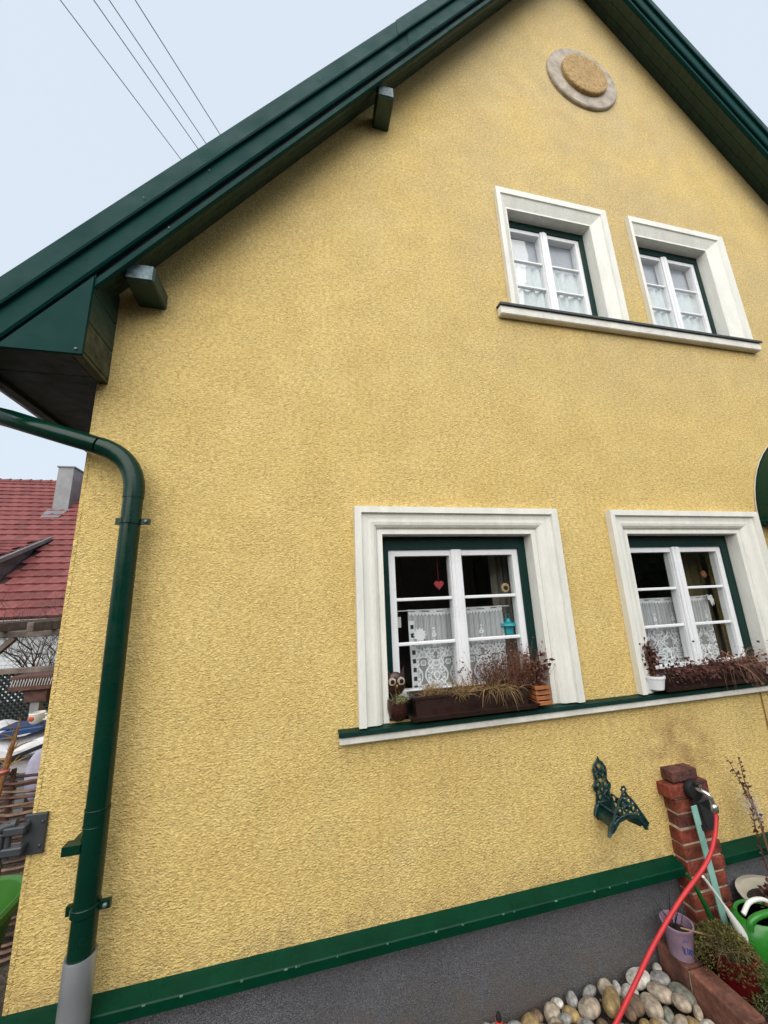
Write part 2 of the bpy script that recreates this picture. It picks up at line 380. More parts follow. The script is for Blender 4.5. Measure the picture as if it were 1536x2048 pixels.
LS = [(-.2435, 4.232), (-.251, 4.226), (-.251, 4.184), (-.243, 4.180), (-.225, 4.184), (-.225, 4.232)]
for x0, x1, dy in ((XE, .66, 0), (.6605, RX, -.005), (RX, 4.6, -.005), (4.6005, XE2, 0)):
    sweep(S1, x0, x1, dy).build('verge_flashing', GREEN_SHEET, roof)
for x0, x1, dy in ((XE, .745, 0), (.7455, RX, -.004), (RX, 4.7, -.004), (4.7005, XE2, 0)):
    sweep(S2, x0, x1, dy).build('fascia_sheet', GREEN_SHEET, roof)
for x0, x1, dy in ((-1.0, 1.10, 0), (1.1005, RX, -.003), (RX, 6.2, -.003)):
    sweep(LS, x0, x1, dy).build('drip_strip', GREEN_SHEET, roof)
for x0, x1 in ((-1.0, RX), (RX, 6.2)): sweep([(-.236, 4.33), (-.236, 4.2325), (-.226, 4.2325), (-.226, 4.33)], x0, x1).build('barge_board', DARK_WOOD, roof)
# soffit: three long boards running up each slope
SOF = [(-.2245, 4.200), (-.150, 4.262), (-.075, 4.322), (.0, 4.382)]
for s0, s1 in ((-1.02, RX), (RX, 2*RX+1.02)):
    for (ya, ka), (yb, kb) in zip(SOF[:-1], SOF[1:]):
        sweep([(ya+.001, ka), (yb-.002, kb-.002), (yb-.002, kb+.03), (ya+.001, ka+.03)], s0, s1).build('soffit_board', GREEN_WOOD, roof)
# boxed eaves, left and right: end sheet, boarded cheek, underside and the long eave board behind
for sgn in (1, -1):
    fx = (lambda x: x) if sgn == 1 else (lambda x: 2*RX-x)
    k = 4.236
    P = [(fx(x), z) for x, z in ((-1.000, 2.478), (-1.000, k-SL*1.0), (XE, k+SL*XE), (XE, 2.478))]
    P = [(fx(-1.000), 2.478), (fx(-1.000), zl(k, fx(-1.0))), (fx(-1.335), 2.478)]
    MB().prism(P, -.262, -.246).build('eave_end_sheet', GREEN_SHEET, roof)
    MB().prism([(fx(-1.336), 2.4785), (fx(-1.3375), zl(k, fx(-1.3375))+.02), (fx(-1.62), zl(k, fx(-1.62))), (fx(-1.62), 2.30)], -.258, -.247).build('eave_end_sheet', GREEN_SHEET, roof)
    xa, xb = sorted((fx(-1.003), fx(-1.028)))
    z = 2.505
    for hh in (.17, .17, .19):
        MB().box(xa, xb, -.2455, .0, z, z+hh-.006).build('cheek_board', MOSSY if z < 2.6 else GREEN_WOOD, roof, bevel=.002); z += hh
    xa, xb = sorted((fx(-1.004), fx(-1.05)))
    MB().box(xa, xb, -.243, .0, 2.479, 2.500).build('cheek_strip', MOSSY, roof, bevel=.002)
    xa, xb = sorted((fx(-1.055), fx(-1.48)))
    for y0, y1 in ((-.245, -.06), (-.055, .9), (.906, 3.2), (3.206, DEP)):
        MB().box(xa, xb, y0, y1, 2.482, 2.502).build('eave_soffit_board', DARK_WOOD, roof)
    xa, xb = sorted((fx(-1.48), fx(-1.53)))
    MB().box(xa, xb, -.244, DEP, 2.455, 2.62).build('eave_board', DARK_WOOD, roof)
    g = MB(); cx, cz, rr = fx(-1.63), 2.62, .085; pts = []
    ns = 12
    for y in (-.27, DEP):
        for rr_ in (rr, rr-.006):
            for i in range(ns+1):
                t = math.pi+math.pi*i/ns; g.v.append((cx+rr_*math.cos(t), y, cz+rr_*math.sin(t)))
    n1 = ns+1
    for i in range(ns): g.f += [(i, i+1, 2*n1+i+1, 2*n1+i), (n1+i, n1+i+1, 3*n1+i+1, 3*n1+i), (i, i+1, n1+i+1, n1+i)]
    g.f.append(tuple(range(ns+1))); g.build('gutter', GREEN_GLOSS, roof, smooth=True)
# rivets on the sheets
rv = MB()
for x, k_, y in ((-.82, 4.50, -.289), (.10, 4.52, -.289), (1.4, 4.5, -.294), (-.52, 4.40, -.273), (.95, 4.30, -.277), (1.9, 4.4, -.277)):
    rv = MB(); rv.lathe([(.0045, 0), (.0045, -.002), (.002, -.004)], (x, y, zl(k_, x)), 8, 'y'); rv.build('rivet', SCREW, roof)
MB().lathe([(.007, 0), (.007, -.004), (.003, -.007)], (-1.025, -.262, 2.50), 8, 'y').build('rivet', SCREW, roof)
MB().lathe([(.005, 0), (.005, -.004), (.003, -.006)], (-.70, -.2495, zl(4.215, -.70)), 8, 'y').build('rivet', SCREW, roof)
# purlin heads
for x0, x1, z0, z1 in ((-.905, -.763, 2.983, 3.082), (.512, .636, 4.822, 4.925)):
    for a, c in ((x0, x1),):
        pu = MB().box(a, c, -.198, .02, z0, z1).build('purlin_head', GREEN_WOOD, house, bevel=.008)
        MB().box(a+.009, c-.009, -.2025, -.1985, z0+.009, z1-.006).build('end_grain', PURLIN_END, pu)

# trims, windows ------------------------------------------------------
def trim(prof, x0, x1, zt, zb, sl_, sr, st, m=TRIM):
    b = MB(); n = len(prof)
    for st_i in range(4):
        for i, y in prof:
            x = x0+i*sl_ if st_i < 2 else x1-i*sr; z = zb if st_i in (0, 3) else zt-i*st
            b.v.append((x, y, z))
    for k in range(3): b.f += [(k*n+j, k*n+j+1, (k+1)*n+j+1, (k+1)*n+j) for j in range(n-1)]
    return b.build('window_surround', m, house)
LOWP = [(0, .002), (0, -.042), (.036, -.044), (.040, -.028), (.072, -.025), (.088, -.0265), (.104, -.023), (.117, -.014), (.124, -.004), (.125, .002), (.1285, -.003), (.1545, -.004), (.158, .072)]
UPP = [(0, .002), (0, -.034), (.058, -.036), (.064, -.026), (.105, -.012), (.148, .004), (.1485, .0005), (.1635, .0), (.168, .082)]
trim(LOWP, .300, 1.600, 1.822, .690, 1.04, 1.18, 1.0)
trim(LOWP, 2.001, 3.305, 1.822, .690, .92, 1.30, 1.0)
trim(UPP, 1.487, 2.525, 4.468, 3.343, .60, .98, 1.0)
trim(UPP, 2.757, 3.820, 4.470, 3.343, .42, 1.24, 1.0)

def window(x0, x1, z0, z1, y, sash_in, zsash_top, zsash_bot, bars, mull=.066):
    """casement pair: green outer frame, white sashes, central mullion, two glazing bars a side, six panes"""
    wn = sub('window', house)
    sx0, sx1 = sash_in
    fr = MB()
    for a, c, e, f in ((x0, sx0, z0, z1), (sx1, x1, z0, z1), (sx0, sx1, zsash_top, z1), (sx0, sx1, z0, zsash_bot)):
        fr.box(a, c, y, y+.07, e, f)
    fr.build('outer_frame', GREEN_FRAME, wn)
    cx = (sx0+sx1)/2; fw = .040; ys = y+.012
    for a, c in ((sx0+.001, cx-mull/2+.012), (cx+mull/2-.012, sx1-.001)):
        s = MB(); zt, zb = zsash_top-.001, zsash_bot+.001; L = c-a
        ga, gc = (a+fw, c-.018) if a < cx-.1 else (a+.018, c-fw)
        s.box(a, ga, ys, ys+.055, zb, zt); s.box(gc, c, ys, ys+.055, zb, zt)
        s.box(ga, gc, ys, ys+.055, zt-.036, zt); s.box(ga, gc, ys, ys+.055, zb, zb+.045)
        sash = s.build('sash', WHITE_PVC, wn)
        for zz in bars: MB().box(ga, gc, ys+.008, ys+.034, zz-.009, zz+.009).build('glazing_bar', WHITE_PVC, wn, bevel=.003)
        ed = [zb+.045]+list(bars)[::-1]+[zt-.036]
        for i in range(3): MB().box(ga, gc, ys+.020, ys+.024, ed[i]+(.0091 if i else 0), ed[i+1]-(.0091 if i < 2 else 0)).build('pane', GLASS, wn)
    MB().box(cx-mull/2, cx+mull/2, ys-.016, ys-.0005, zsash_bot+.002, zsash_top-.002).build('mullion', WHITE_PVC, wn, bevel=.004)
    MB().box(cx-.014, cx+.014, ys-.021, ys-.0165, zsash_bot+.003, zsash_top-.003).build('cover_strip', WHITE_PVC, wn, bevel=.001)
    return wn
window(.462, 1.415, .705, 1.658, .073, (.510, 1.362), 1.587, .765, (1.298, 1.052))
window(2.144, 3.098, .705, 1.658, .073, (2.190, 3.040), 1.587, .765, (1.298, 1.052))
window(1.583, 2.364, 3.345, 4.303, .083, (1.612, 2.318), 4.243, 3.385, (3.934, 3.688))
window(2.823, 3.615, 3.345, 4.303, .083, (2.857, 3.577), 4.243, 3.385, (3.934, 3.688))
# sills: plaster band with folded sheet on top
def sill(x0, x1, zt, zb, yo, cover_m, cover_over=.012):
    sl_ = sub('window_sill', house)
    MB().box(x0, x1, -yo, .0, zb, zt-.012).build('sill_band', TRIM2, sl_, bevel=.006)
    c = MB(); xs = (x0-.005, x1+.005); p = [(.0, zt+.006), (-yo-cover_over, zt), (-yo-cover_over-.002, zt-.020), (-yo-.003, zt-.018), (-yo-.002, zt-.010), (.0, zt-.004)]
    for x in xs: c.v += [(x, y, z) for y, z in p]
    n = len(p); c.f += [(j, (j+1) % n, n+(j+1) % n, n+j) for j in range(n)]+[tuple(range(n)), tuple(range(n, 2*n))]
    c.build('sill_cover', cover_m, sl_)
    return sl_
DARKC = mat('dark_green_sill_sheet', (.004, .030, .022, 1), .5, spec=.2, var=.3, vscale=6, fine=.2, bscale=30)
s1 = sill(.203, 3.75, .680, .622, .038, DARKC, .008)
s2 = sill(1.384, 3.858, 3.336, 3.252, .050, mat('blackened_sill_sheet', (.018, .026, .024, 1), .55, var=.4, vscale=9, fine=.3, bscale=30))
for x0, x1, zz, yy in ((.40, 1.50, .7005, .0725), (2.09, 3.19, .7005, .0725)):
    MB().box(x0, x1, .0005, yy-.001, zz-.003, zz+.004).build('sill_cover', DARKC, s1)
for x0, x1 in ((1.583, 2.364), (2.823, 3.615)):
    MB().box(x0, x1, .0005, .082, 3.334, 3.341).build('sill_cover', DARKC, s2)

# medallion: stone ring and raised boss
md = sub('medallion', house); mc = (2.622, 0, 6.125)
MB().lathe([(.385, .002), (.385, -.020), (.376, -.028), (.2, -.030)], mc, 48, 'y').build('ring', STONE_RING, md, smooth=True)
MB().lathe([(.248, -.020), (.248, -.055), (.240, -.062), (.1, -.064)], mc, 48, 'y').build('boss', STONE_BOSS, md, smooth=True)

# green ledge over the plinth: sheets butted end to end, notched round the tap pillar
ledge = sub('base_ledge', house)
for x0, x1 in ((XL-.01, 2.046), (2.312, 4.2), (4.203, XR)):
    c = MB(); p = [(.0, -.140), (-.012, -.146), (-.058, -.165), (-.062, -.169), (-.063, -.203), (-.056, -.207), (-.05, -.19), (.0, -.165)]
    for x in (x0, x1): c.v += [(x, y, z) for y, z in p]
    n = len(p); c.f += [(j, (j+1) % n, n+(j+1) % n, n+j) for j in range(n)]+[tuple(range(n)), tuple(range(n, 2*n))]
    c.build('ledge_sheet', GREEN_LEDGE, ledge)
CH = mat('chipped_pale_paint', (.12, .22, .18, 1), .6, var=.4, vscale=30)
q = random.Random(3)
for i in range(16):
    x = q.uniform(-.6, 1.98); L = q.uniform(.004, .014)
    MB().box(x, x+L, -.0641, -.0600, -.1700-q.uniform(0, .003), -.1672).build('paint_chip', CH, ledge)

# downpipe with swan neck, clips and galvanised standpipe
dp = sub('downpipe', house)
PX = -.785; PY = -.088
path = [(-1.62, .10, 2.335), (-1.36, -.06, 2.222), (-1.10, -.088, 2.135), (-.955, PY, 2.092)]
bend = []
for i in range(9):
    t = i/8; a = (-.955, 2.092); c1 = (-.80, 2.045); e = (PX, 1.88)
    bx = (1-t)**2*a[0]+2*t*(1-t)*c1[0]+t*t*e[0]; bz = (1-t)**2*a[1]+2*t*(1-t)*c1[1]+t*t*e[1]; bend.append((bx, PY, bz))
MB().tube([(-1.63, .12, 2.55), (-1.63, .12, 2.42), (-1.605, .10, 2.345), (-1.53, .05, 2.296)]+path[1:3]+[(-.965, PY, 2.095)], .043, 20).build('swan_neck', GREEN_GLOSS, dp, smooth=True)
MB().tube(bend+[(PX, PY, 1.83)], .045, 20).build('elbow', GREEN_GLOSS, dp, smooth=True)
MB().tube([(PX, PY, 1.84), (PX, PY, 1.2), (PX+.003, PY, .50)], .042, 20).build('pipe_length', GREEN_GLOSS, dp, smooth=True)
MB().tube([(PX+.003, PY, .53), (PX+.003, PY, .40), (PX+.002, PY, .0)], .044, 20).build('pipe_length', GREEN_GLOSS, dp, smooth=True)
def clip(z, r=.051, side=1):
    c = sub('pipe_clip', dp)
    return c
for z, r in ((1.715, .0455), (.20, .0475)):
    cl = MB(); cl.lathe([(r, z-.014), (r+.002, z-.012), (r+.002, z+.012), (r, z+.014)], (PX, PY, 0), 24)
    cl.box(PX+r-.002, PX+r+.038, PY-.008, PY+.008, z-.014, z+.014); cl.box(PX-r-.016, PX-r+.002, PY-.008, PY+.01, z-.016, z+.016)
    o = cl.build('pipe_clip', GREEN_GLOSS, dp)
    MB().lathe([(.009, -.0085), (.009, -.014), (.004, -.018)], (PX+r+.022, PY, z), 8, 'y').build('bolt', SCREW, o)
br = MB(); br.box(PX-.092, PX-.03, PY-.034, PY+.012, .394, .426); br.box(PX-.080, PX-.03, PY+.0125, .0, .404, .420)
br.build('pipe_bracket', GREEN_GLOSS, dp)
MB().lathe([(.044, .055), (.050, .058), (.052, .05), (.0515, -.05), (.052, GZ)], (PX+.002, PY, 0), 28).build('standpipe', ZINC, dp, smooth=True)
for z in (.535, .478): MB().ring((PX+.002, PY, z), .0430, .0018, (0, 0, 1), 24, 6).build('pipe_seam', GREEN_GLOSS, dp, smooth=True)

# domed canopy over the doorway at the right edge
cn = sub('door_canopy', house); b = MB(); cx, cz, rx, ry, rz = 4.25, 1.765, .885, .62, .80; nu, nv = 24, 10
for i in range(nu+1):
    t = math.pi*i/nu
    for j in range(nv+1):
        s = math.pi/2*j/nv
        b.v.append((cx-rx*math.cos(t)*math.cos(s), -ry*math.sin(s), cz+rz*math.sin(t)*math.cos(s)))
b.f += [(i*(nv+1)+j, (i+1)*(nv+1)+j, (i+1)*(nv+1)+j+1, i*(nv+1)+j+1) for i in range(nu) for j in range(nv)]
b.build('canopy_shell', GREEN_GLOSS, cn, smooth=True)
arc = [(cx-(rx+.008)*math.cos(math.pi*i/30), -.006, cz+(rz+.008)*math.sin(math.pi*i/30)) for i in range(31)]
MB().tube(arc, .004, 8).build('wall_seal', mat('pale_sealant', (.55, .50, .42, 1), .7), cn, smooth=True)
MB().tube([(cx-rx*math.cos(math.pi*i/20)*1.0, -ry*math.sin(math.pi*i/20)-.004, cz-.016) for i in range(21)], .017, 8).build('rim', GREEN_GLOSS, cn, smooth=True)
MB().lathe([(.011, -.09), (.011, -.097), (.005, -.10)], (3.50, 0, 2.03), 8, 'y').build('bolt', SCREW, cn)
MB().box(3.33, 3.42, -.05, .0, 1.725, 1.742).build('foot_bracket', GREEN_FRAME, cn)
# thin cable running down the wall by the right window
MB().tube([(2.955, -.006, .62), (2.95, -.006, .3), (2.935, -.006, -.02), (2.925, -.006, -.13)], .0035, 6).build('wall_cable', mat('ochre_cable', (.28, .16, .05, 1), .6), house, smooth=True)

# ------------------------------------------------------------------ curtains and things in the windows
def lace(name, x0, x1, z0, z1, y, seed, label):
    nx, nz = 190, 150; q = random.Random(seed); W, H = x1-x0, z1-z0
    # mirrored random leaf-work for the lower half
    per = .155; strokes = []
    for i in range(26):
        strokes.append((q.uniform(0, per/2), q.uniform(.02, .50), q.uniform(.006, .018), q.uniform(.010, .030), q.uniform(0, 3.14)))
    def cov(u, v):      # u metres from left, v fraction of height
        if v > .955: return .25 if (int(u/.045) % 2 == 0 and .968 < v < .982) else .92
        if v > .915:
            s = abs(((u/.022) % 1)-.5)*2
            return .95 if (v-.915)/.04 > s*.8 else .42
        e = .34 if int(u/.0045) % 2 else .66
        if u < .035 and .02 < v < .86:
            return .05 if (int(v*H/.024) % 2 == 0 and .012 < u < .03) else .85
        m = (u % per); m = min(m, per-m)          # mirrored distance from a motif axis
        if v > .50:
            t = v
            if m < .006 and (.78 > t > .70): return .95 if int(t*H/.009) % 2 else .5
            if abs(math.hypot(m, (t-.67)*H)-.009) < .004: return .95
            dm = m*1.0/.022+abs((t-.565)*H)/.030
            if dm < .45: return .08 if (int((m+.003)/.006)+int(t*H/.006)) % 2 == 0 else .9
            if dm < .8: return .95
            return e
        c = .34
        for a, b_, ra, rb, th in strokes:
            dx, dz = m-a, v*H-b_*H; ct, st_ = math.cos(th), math.sin(th); p = (dx*ct+dz*st_)/rb; r_ = (-dx*st_+dz*ct)/ra
            d = p*p+r_*r_
            if d < 1: c = 1.0 if d > .45 else .55
        zig = abs(m-(.012+.055*abs(math.sin(v*9.5))))
        if zig < .0045: c = 1.0
        if v < .06:
            s = abs(((u/.05) % 1)-.5)*2
            c = .9 if v > s*.05 else .0
        return c
    b = MB(); cv = []
    for j in range(nz+1):
        for i in range(nx+1):
            u, v = W*i/nx, j/nz
            yy = y+.006*math.sin(u*38+seed)+.004*math.sin(u*71+1)*(1-v*.5); sag = -.012*math.sin(math.pi*i/nx)*(v > .5)*(v-.5)*1.4
            b.v.append((x0+u+.006*math.sin(v*5+seed)*(i/nx-.5), yy, z0+v*H+sag)); cv.append(cov(u, v))
    b.f = [(j*(nx+1)+i, j*(nx+1)+i+1, (j+1)*(nx+1)+i+1, (j+1)*(nx+1)+i) for j in range(nz) for i in range(nx)]
    t = thing(name, label, 'curtain', (0, 0, 0), 'lace half curtains behind the lower windows')
    o = b.build('lace_panel', LACE, t, smooth=True)
    at = o.data.attributes.new('cover', 'FLOAT', 'POINT'); at.data.foreach_set('value', cv)
    MB().tube([(x0-.10, y, z1-.006), (x1+.05, y, z1-.006)], .0035, 6).build('curtain_rod', WHITE_PVC, t)
    return t
LACE = make_fabric('white_lace', (.94, .95, .98, 1), 'cover', .08)
lace('lace_curtain', .640, 1.262, .79, 1.238, .17, 4, 'white lace half curtain with diamond motifs in the lower left window')
lace('lace_curtain', 2.275, 2.93, .79, 1.238, .17, 9, 'white lace half curtain in the lower right window behind the red leaved pot')
SHEER = make_fabric('sheer_white_voile', (.90, .95, .96, 1), None, .12, .95)
NET = make_fabric('grey_net', (.72, .73, .80, 1), None, .15, .80)
def pleats(name, x0, x1, z0, z1, y, m, n, amp, label, cat, group=None, seed=0):
    b = MB(); q = random.Random(seed); nx = n*8; ph = [q.uniform(-.9, .9) for _ in range(n+2)]; am = [q.uniform(.5, 1.3) for _ in range(n+2)]
    nz = 8
    for j in range(nz+1):
        v = j/nz
        for i in range(nx+1):
            k = i/8; kk = int(k); a = am[kk]*(1-(k-kk))+am[kk+1]*(k-kk); p = ph[kk]*(1-(k-kk))+ph[kk+1]*(k-kk)
            b.v.append((x0+(x1-x0)*i/nx+.004*math.sin(v*4+i), y+amp*a*math.sin(2*math.pi*k+p+v*.8)*(1.15-.35*v), z0+(z1-z0)*v))
    b.f = [(j*(nx+1)+i, j*(nx+1)+i+1, (j+1)*(nx+1)+i+1, (j+1)*(nx+1)+i) for j in range(nz) for i in range(nx)]
    return tag(b.build(name, m, None, smooth=True), label, cat, group)
pleats('cafe_curtain', 1.60, 2.33, 3.36, 3.915, .140, SHEER, 9, .014, 'white pleated half curtain in the upper left window', 'curtain', 'pleated half curtains upstairs', 1)
pleats('cafe_curtain', 2.85, 3.59, 3.36, 3.915, .140, SHEER, 9, .014, 'white pleated half curtain in the upper right window', 'curtain', 'pleated half curtains upstairs', 2)
pleats('net_blind', 1.60, 2.33, 3.80, 4.28, .165, NET, 3, .003, 'grey net blind above the half curtain in the upper left window', 'blind', 'net blinds upstairs', 3)
pleats('net_blind', 2.85, 3.59, 3.80, 4.28, .165, NET, 3, .003, 'grey net blind above the half curtain in the upper right window', 'blind', 'net blinds upstairs', 4)
DRAPE = make_fabric('grey_brown_drape', (.42, .38, .33, 1), None, .25, 1.0)
pleats('drape', 1.33, 1.58, .55, 1.72, .40, DRAPE, 5, .02, 'long grey drape hanging at the right side of the lower left window', 'curtain', None, 5)
pleats('drape', 2.93, 3.25, .55, 1.72, .40, make_fabric('ochre_drape', (.42, .34, .17, 1), None, .25, 1.0), 5, .02, 'long ochre drape inside the lower right window', 'curtain', None, 6)
# ornaments hanging inside the panes
RED = mat('red_felt', (.36, .03, .045, 1), .8, var=.2, vscale=40)
def heart(cx, cz, s, y):
    pts = []
    for i in range(28):
        t = 2*math.pi*i/28; pts.append((cx+s*16*math.sin(t)**3/16, cz+s*(13*math.cos(t)-5*math.cos(2*t)-2*math.cos(3*t)-math.cos(4*t))/16))
    return MB().prism(pts, y, y+.012)
t = thing('heart_ornament', 'red heart hanging behind the top left pane of the lower left window', 'ornament', (0, 0, 0))
heart(.842, 1.378, .031, .150).build('heart', RED, t, bevel=.003)
MB().tube([(.842, .156, 1.395), (.842, .156, 1.56)], .001, 4).build('thread', RED, t)
t = thing('flower_ornament', 'straw flower hanging behind the top right pane of the lower left window', 'ornament', (0, 0, 0))
b = MB(); cx, cz = 1.292, 1.345
for i in range(10):
    a = 2*math.pi*i/10; b.blob((cx+.021*math.cos(a), .153, cz+.021*math.sin(a)), .010, .004, .010, 6, 4)
b.build('petals', mat('straw', (.50, .36, .18, 1), .8), t, smooth=True)
MB().lathe([(.013, .150), (.013, .145), (.006, .142)], (cx, 0, cz), 12, 'y').build('flower_centre', mat('dark_brown_seed', (.03, .02, .015, 1), .8), t)
t = thing('lantern', 'small teal lantern beside the lace in the lower left window', 'lantern', (0, 0, 0))
TEAL = mat('teal_enamel', (.02, .36, .42, 1), .35, var=.1)
b = MB(); b.box(1.270, 1.318, .150, .19, 1.055, 1.11); b.build('lantern_body', TEAL, t, bevel=.006)
MB().lathe([(.052, 1.112), (.048, 1.125), (.020, 1.135), (.012, 1.155)], (1.294, .170, 0), 12).build('lantern_roof', TEAL, t)
MB().ring((1.294, .170, 1.168), .012, .002, (0, 1, 0)).build('lantern_ring', TEAL, t)
t = thing('doily_star', 'white crochet star pinned at the left of the lace in the lower left window', 'ornament', (0, 0, 0))
pts = []
for i in range(24):
    a = 2*math.pi*i/24; r_ = .042 if i % 2 == 0 else .031; pts.append((.700+r_*math.cos(a), 1.092+r_*math.sin(a)))
MB().prism(pts, .150, .153).build('star', WHITE_PVC, t)
t = thing('paper_tag', 'pale paper tag at the left edge of the lower left window', 'tag', (0, 0, 0))
MB().box(.556, .588, .148, .150, 1.14, 1.20).build('paper', mat('pale_green_paper', (.62, .66, .58, 1), .8), t)
t = thing('paper_dove', 'white paper dove hanging in the middle right pane of the lower right window', 'ornament', (0, 0, 0))
MB().prism([(2.905, 1.245), (2.925, 1.235), (2.945, 1.24), (2.960, 1.205), (2.955, 1.165), (2.945, 1.195), (2.937, 1.16), (2.925, 1.20), (2.91, 1.205)], .150, .154).build('dove', WHITE_PVC, t)
t = thing('flower_ornament', 'faint orange paper flower in the top right pane of the lower right window', 'ornament', (0, 0, 0))
b = MB()
for i in range(6):
    a = 2*math.pi*i/6; b.ring((2.925+.014*math.cos(a), .152, 1.39+.014*math.sin(a)), .010, .0025, (0, 1, 0), 10, 4)
b.build('petals', mat('orange_paper', (.34, .12, .05, 1), .8), t)

# ------------------------------------------------------------------ window boxes and pots on the lower sill
BOXM = mat('dark_brown_plastic', (.032, .016, .013, 1), .35, var=.25, vscale=12, fine=.2, bscale=40)
SOIL = mat('potting_soil', (.025, .018, .012, 1), .95, var=.4, vscale=30, bump=.01, bscale=60)
STRAW = mat('dry_straw_blades', (.27, .17, .07, 1), .8, var=.2, island=.45)
RUST = mat('dry_rust_stems', (.17, .072, .040, 1), .85, var=.25, island=.5)
WINE = mat('wine_red_leaves', (.085, .027, .019, 1), .6, var=.25, island=.6)
OLIVE = mat('olive_moss_leaves', (.115, .105, .022, 1), .8, var=.3, island=.55)
PALEG = mat('pale_dry_green_blades', (.28, .29, .12, 1), .8, var=.2, island=.4)
def trough(x0, x1, y0, y1, z0, z1, label):
    t = thing('window_box', label, 'window box', (0, 0, 0))
    b = MB(); tp, bt = 0, .012; th = .006
    def rect(i, z, k): return [(x0+i+k, y0+i+k, z), (x1-i-k, y0+i+k, z), (x1-i-k, y1-i-k, z), (x0+i+k, y1-i-k, z)]
    rings = [rect(bt, z0, 0), rect(.002, z1-.014, 0), rect(-.006, z1-.012, 0), rect(-.006, z1, 0), rect(th, z1, 0), rect(th+.004, z1-.03, 0)]
    for r_ in rings: b.v += r_
    for k in range(len(rings)-1): b.f += [(k*4+j, k*4+(j+1) % 4, (k+1)*4+(j+1) % 4, (k+1)*4+j) for j in range(4)]
    b.f.append((0, 1, 2, 3)); b.build('box', BOXM, t)
    MB().box(x0+.008, x1-.008, y0+.008, y1-.008, z1-.05, z1-.022).build('soil', SOIL, t)
    b = MB(); rings = [rect(-.02, z0-.012, 0), rect(-.034, z0+.012, 0), rect(-.030, z0+.013, 0), rect(-.016, z0-.004, 0)]
    for r_ in rings: b.v += r_
    for k in range(3): b.f += [(k*4+j, k*4+(j+1) % 4, (k+1)*4+(j+1) % 4, (k+1)*4+j) for j in range(4)]
    b.f += [(0, 1, 2, 3), (12, 13, 14, 15)]; b.build('tray', BOXM, t); return t
trough(.585, 1.245, -.060, .062, .712, .812, 'dark brown window box of dried grasses on the lower left sill')
trough(2.165, 2.99, -.060, .062, .712, .797, 'dark brown window box with trailing dead stems on the lower right sill')
def tuft(name, cx, cy, cz, n, L, spread, droop, wd, m, seed, label, cat, sx=.03, sy=.02, up_=1., group=None, leaves=None, bias=(0, 0)):
    q = random.Random(seed); b = MB()
    for i in range(n):
        a = q.uniform(0, 6.28); s = q.uniform(.1, 1)*spread
        d = (math.cos(a)*s+bias[0], math.sin(a)*s+bias[1], up_*q.uniform(.5, 1))
        p = (cx+q.gauss(0, sx), cy+max(-.04, min(.04, q.gauss(0, sy))), cz); l = L*q.uniform(.5, 1.1)
        b.blade(p, d, l, wd*q.uniform(.7, 1.2), droop*q.uniform(.5, 1.4), 5, q)
    t = thing(name, label, cat, (cx, cy, cz), group)
    o = b.build('blades', m, t); o.matrix_parent_inverse = Matrix.Translation((-cx, -cy, -cz))
    if leaves:
        lm, ln, lw, ll = leaves; b2 = MB()
        for i in range(ln):
            k = q.randrange(n); st = k*12+2*q.randrange(1, 6)
            p = Vector(b.v[st])
            b2.leaf(p, (q.uniform(-1, 1), q.uniform(-1, 1), q.uniform(-.4, .9)), ll*q.uniform(.6, 1.2), lw, q)
        o = b2.build('leaves', lm, t); o.matrix_parent_inverse = Matrix.Translation((-cx, -cy, -cz))
    return t
ZS = .790
tuft('dried_grass', .70, -.015, ZS, 260, .085, .8, .5, .0045, STRAW, 1, 'low golden dried grass clump at the left of the lower left window box', 'plant', .028, .018)
tuft('dried_grass', .86, -.02, ZS, 260, .12, 1.0, 1.3, .0042, STRAW, 2, 'pale straw grass spilling over the middle of the lower left window box', 'plant', .045, .018, bias=(.05, -.25))
tuft('dried_grass', 1.06, -.03, ZS, 150, .17, .9, 2.3, .0040, STRAW, 3, 'long straw blades hanging down the front of the lower left window box', 'plant', .05, .015, bias=(0, -.45))
tuft('dried_heather', 1.07, .0, ZS, 260, .21, .6, .1, .0036, RUST, 4, 'rusty dead heather standing in the lower left window box', 'plant', .07, .02, leaves=(WINE, 420, .010, .016))
tuft('dried_heather', 1.235, .0, ZS, 240, .25, .55, .1, .0036, RUST, 5, 'tall brown feathery stems at the right of the lower left window box', 'plant', .045, .02, leaves=(RUST, 420, .009, .016))
tuft('coral_bells', 1.335, .0, .80, 40, .15, .6, .2, .003, RUST, 6, 'dark red leafed plant in the little wooden crate pot on the sill', 'plant', .02, .015, leaves=(WINE, 150, .026, .034))
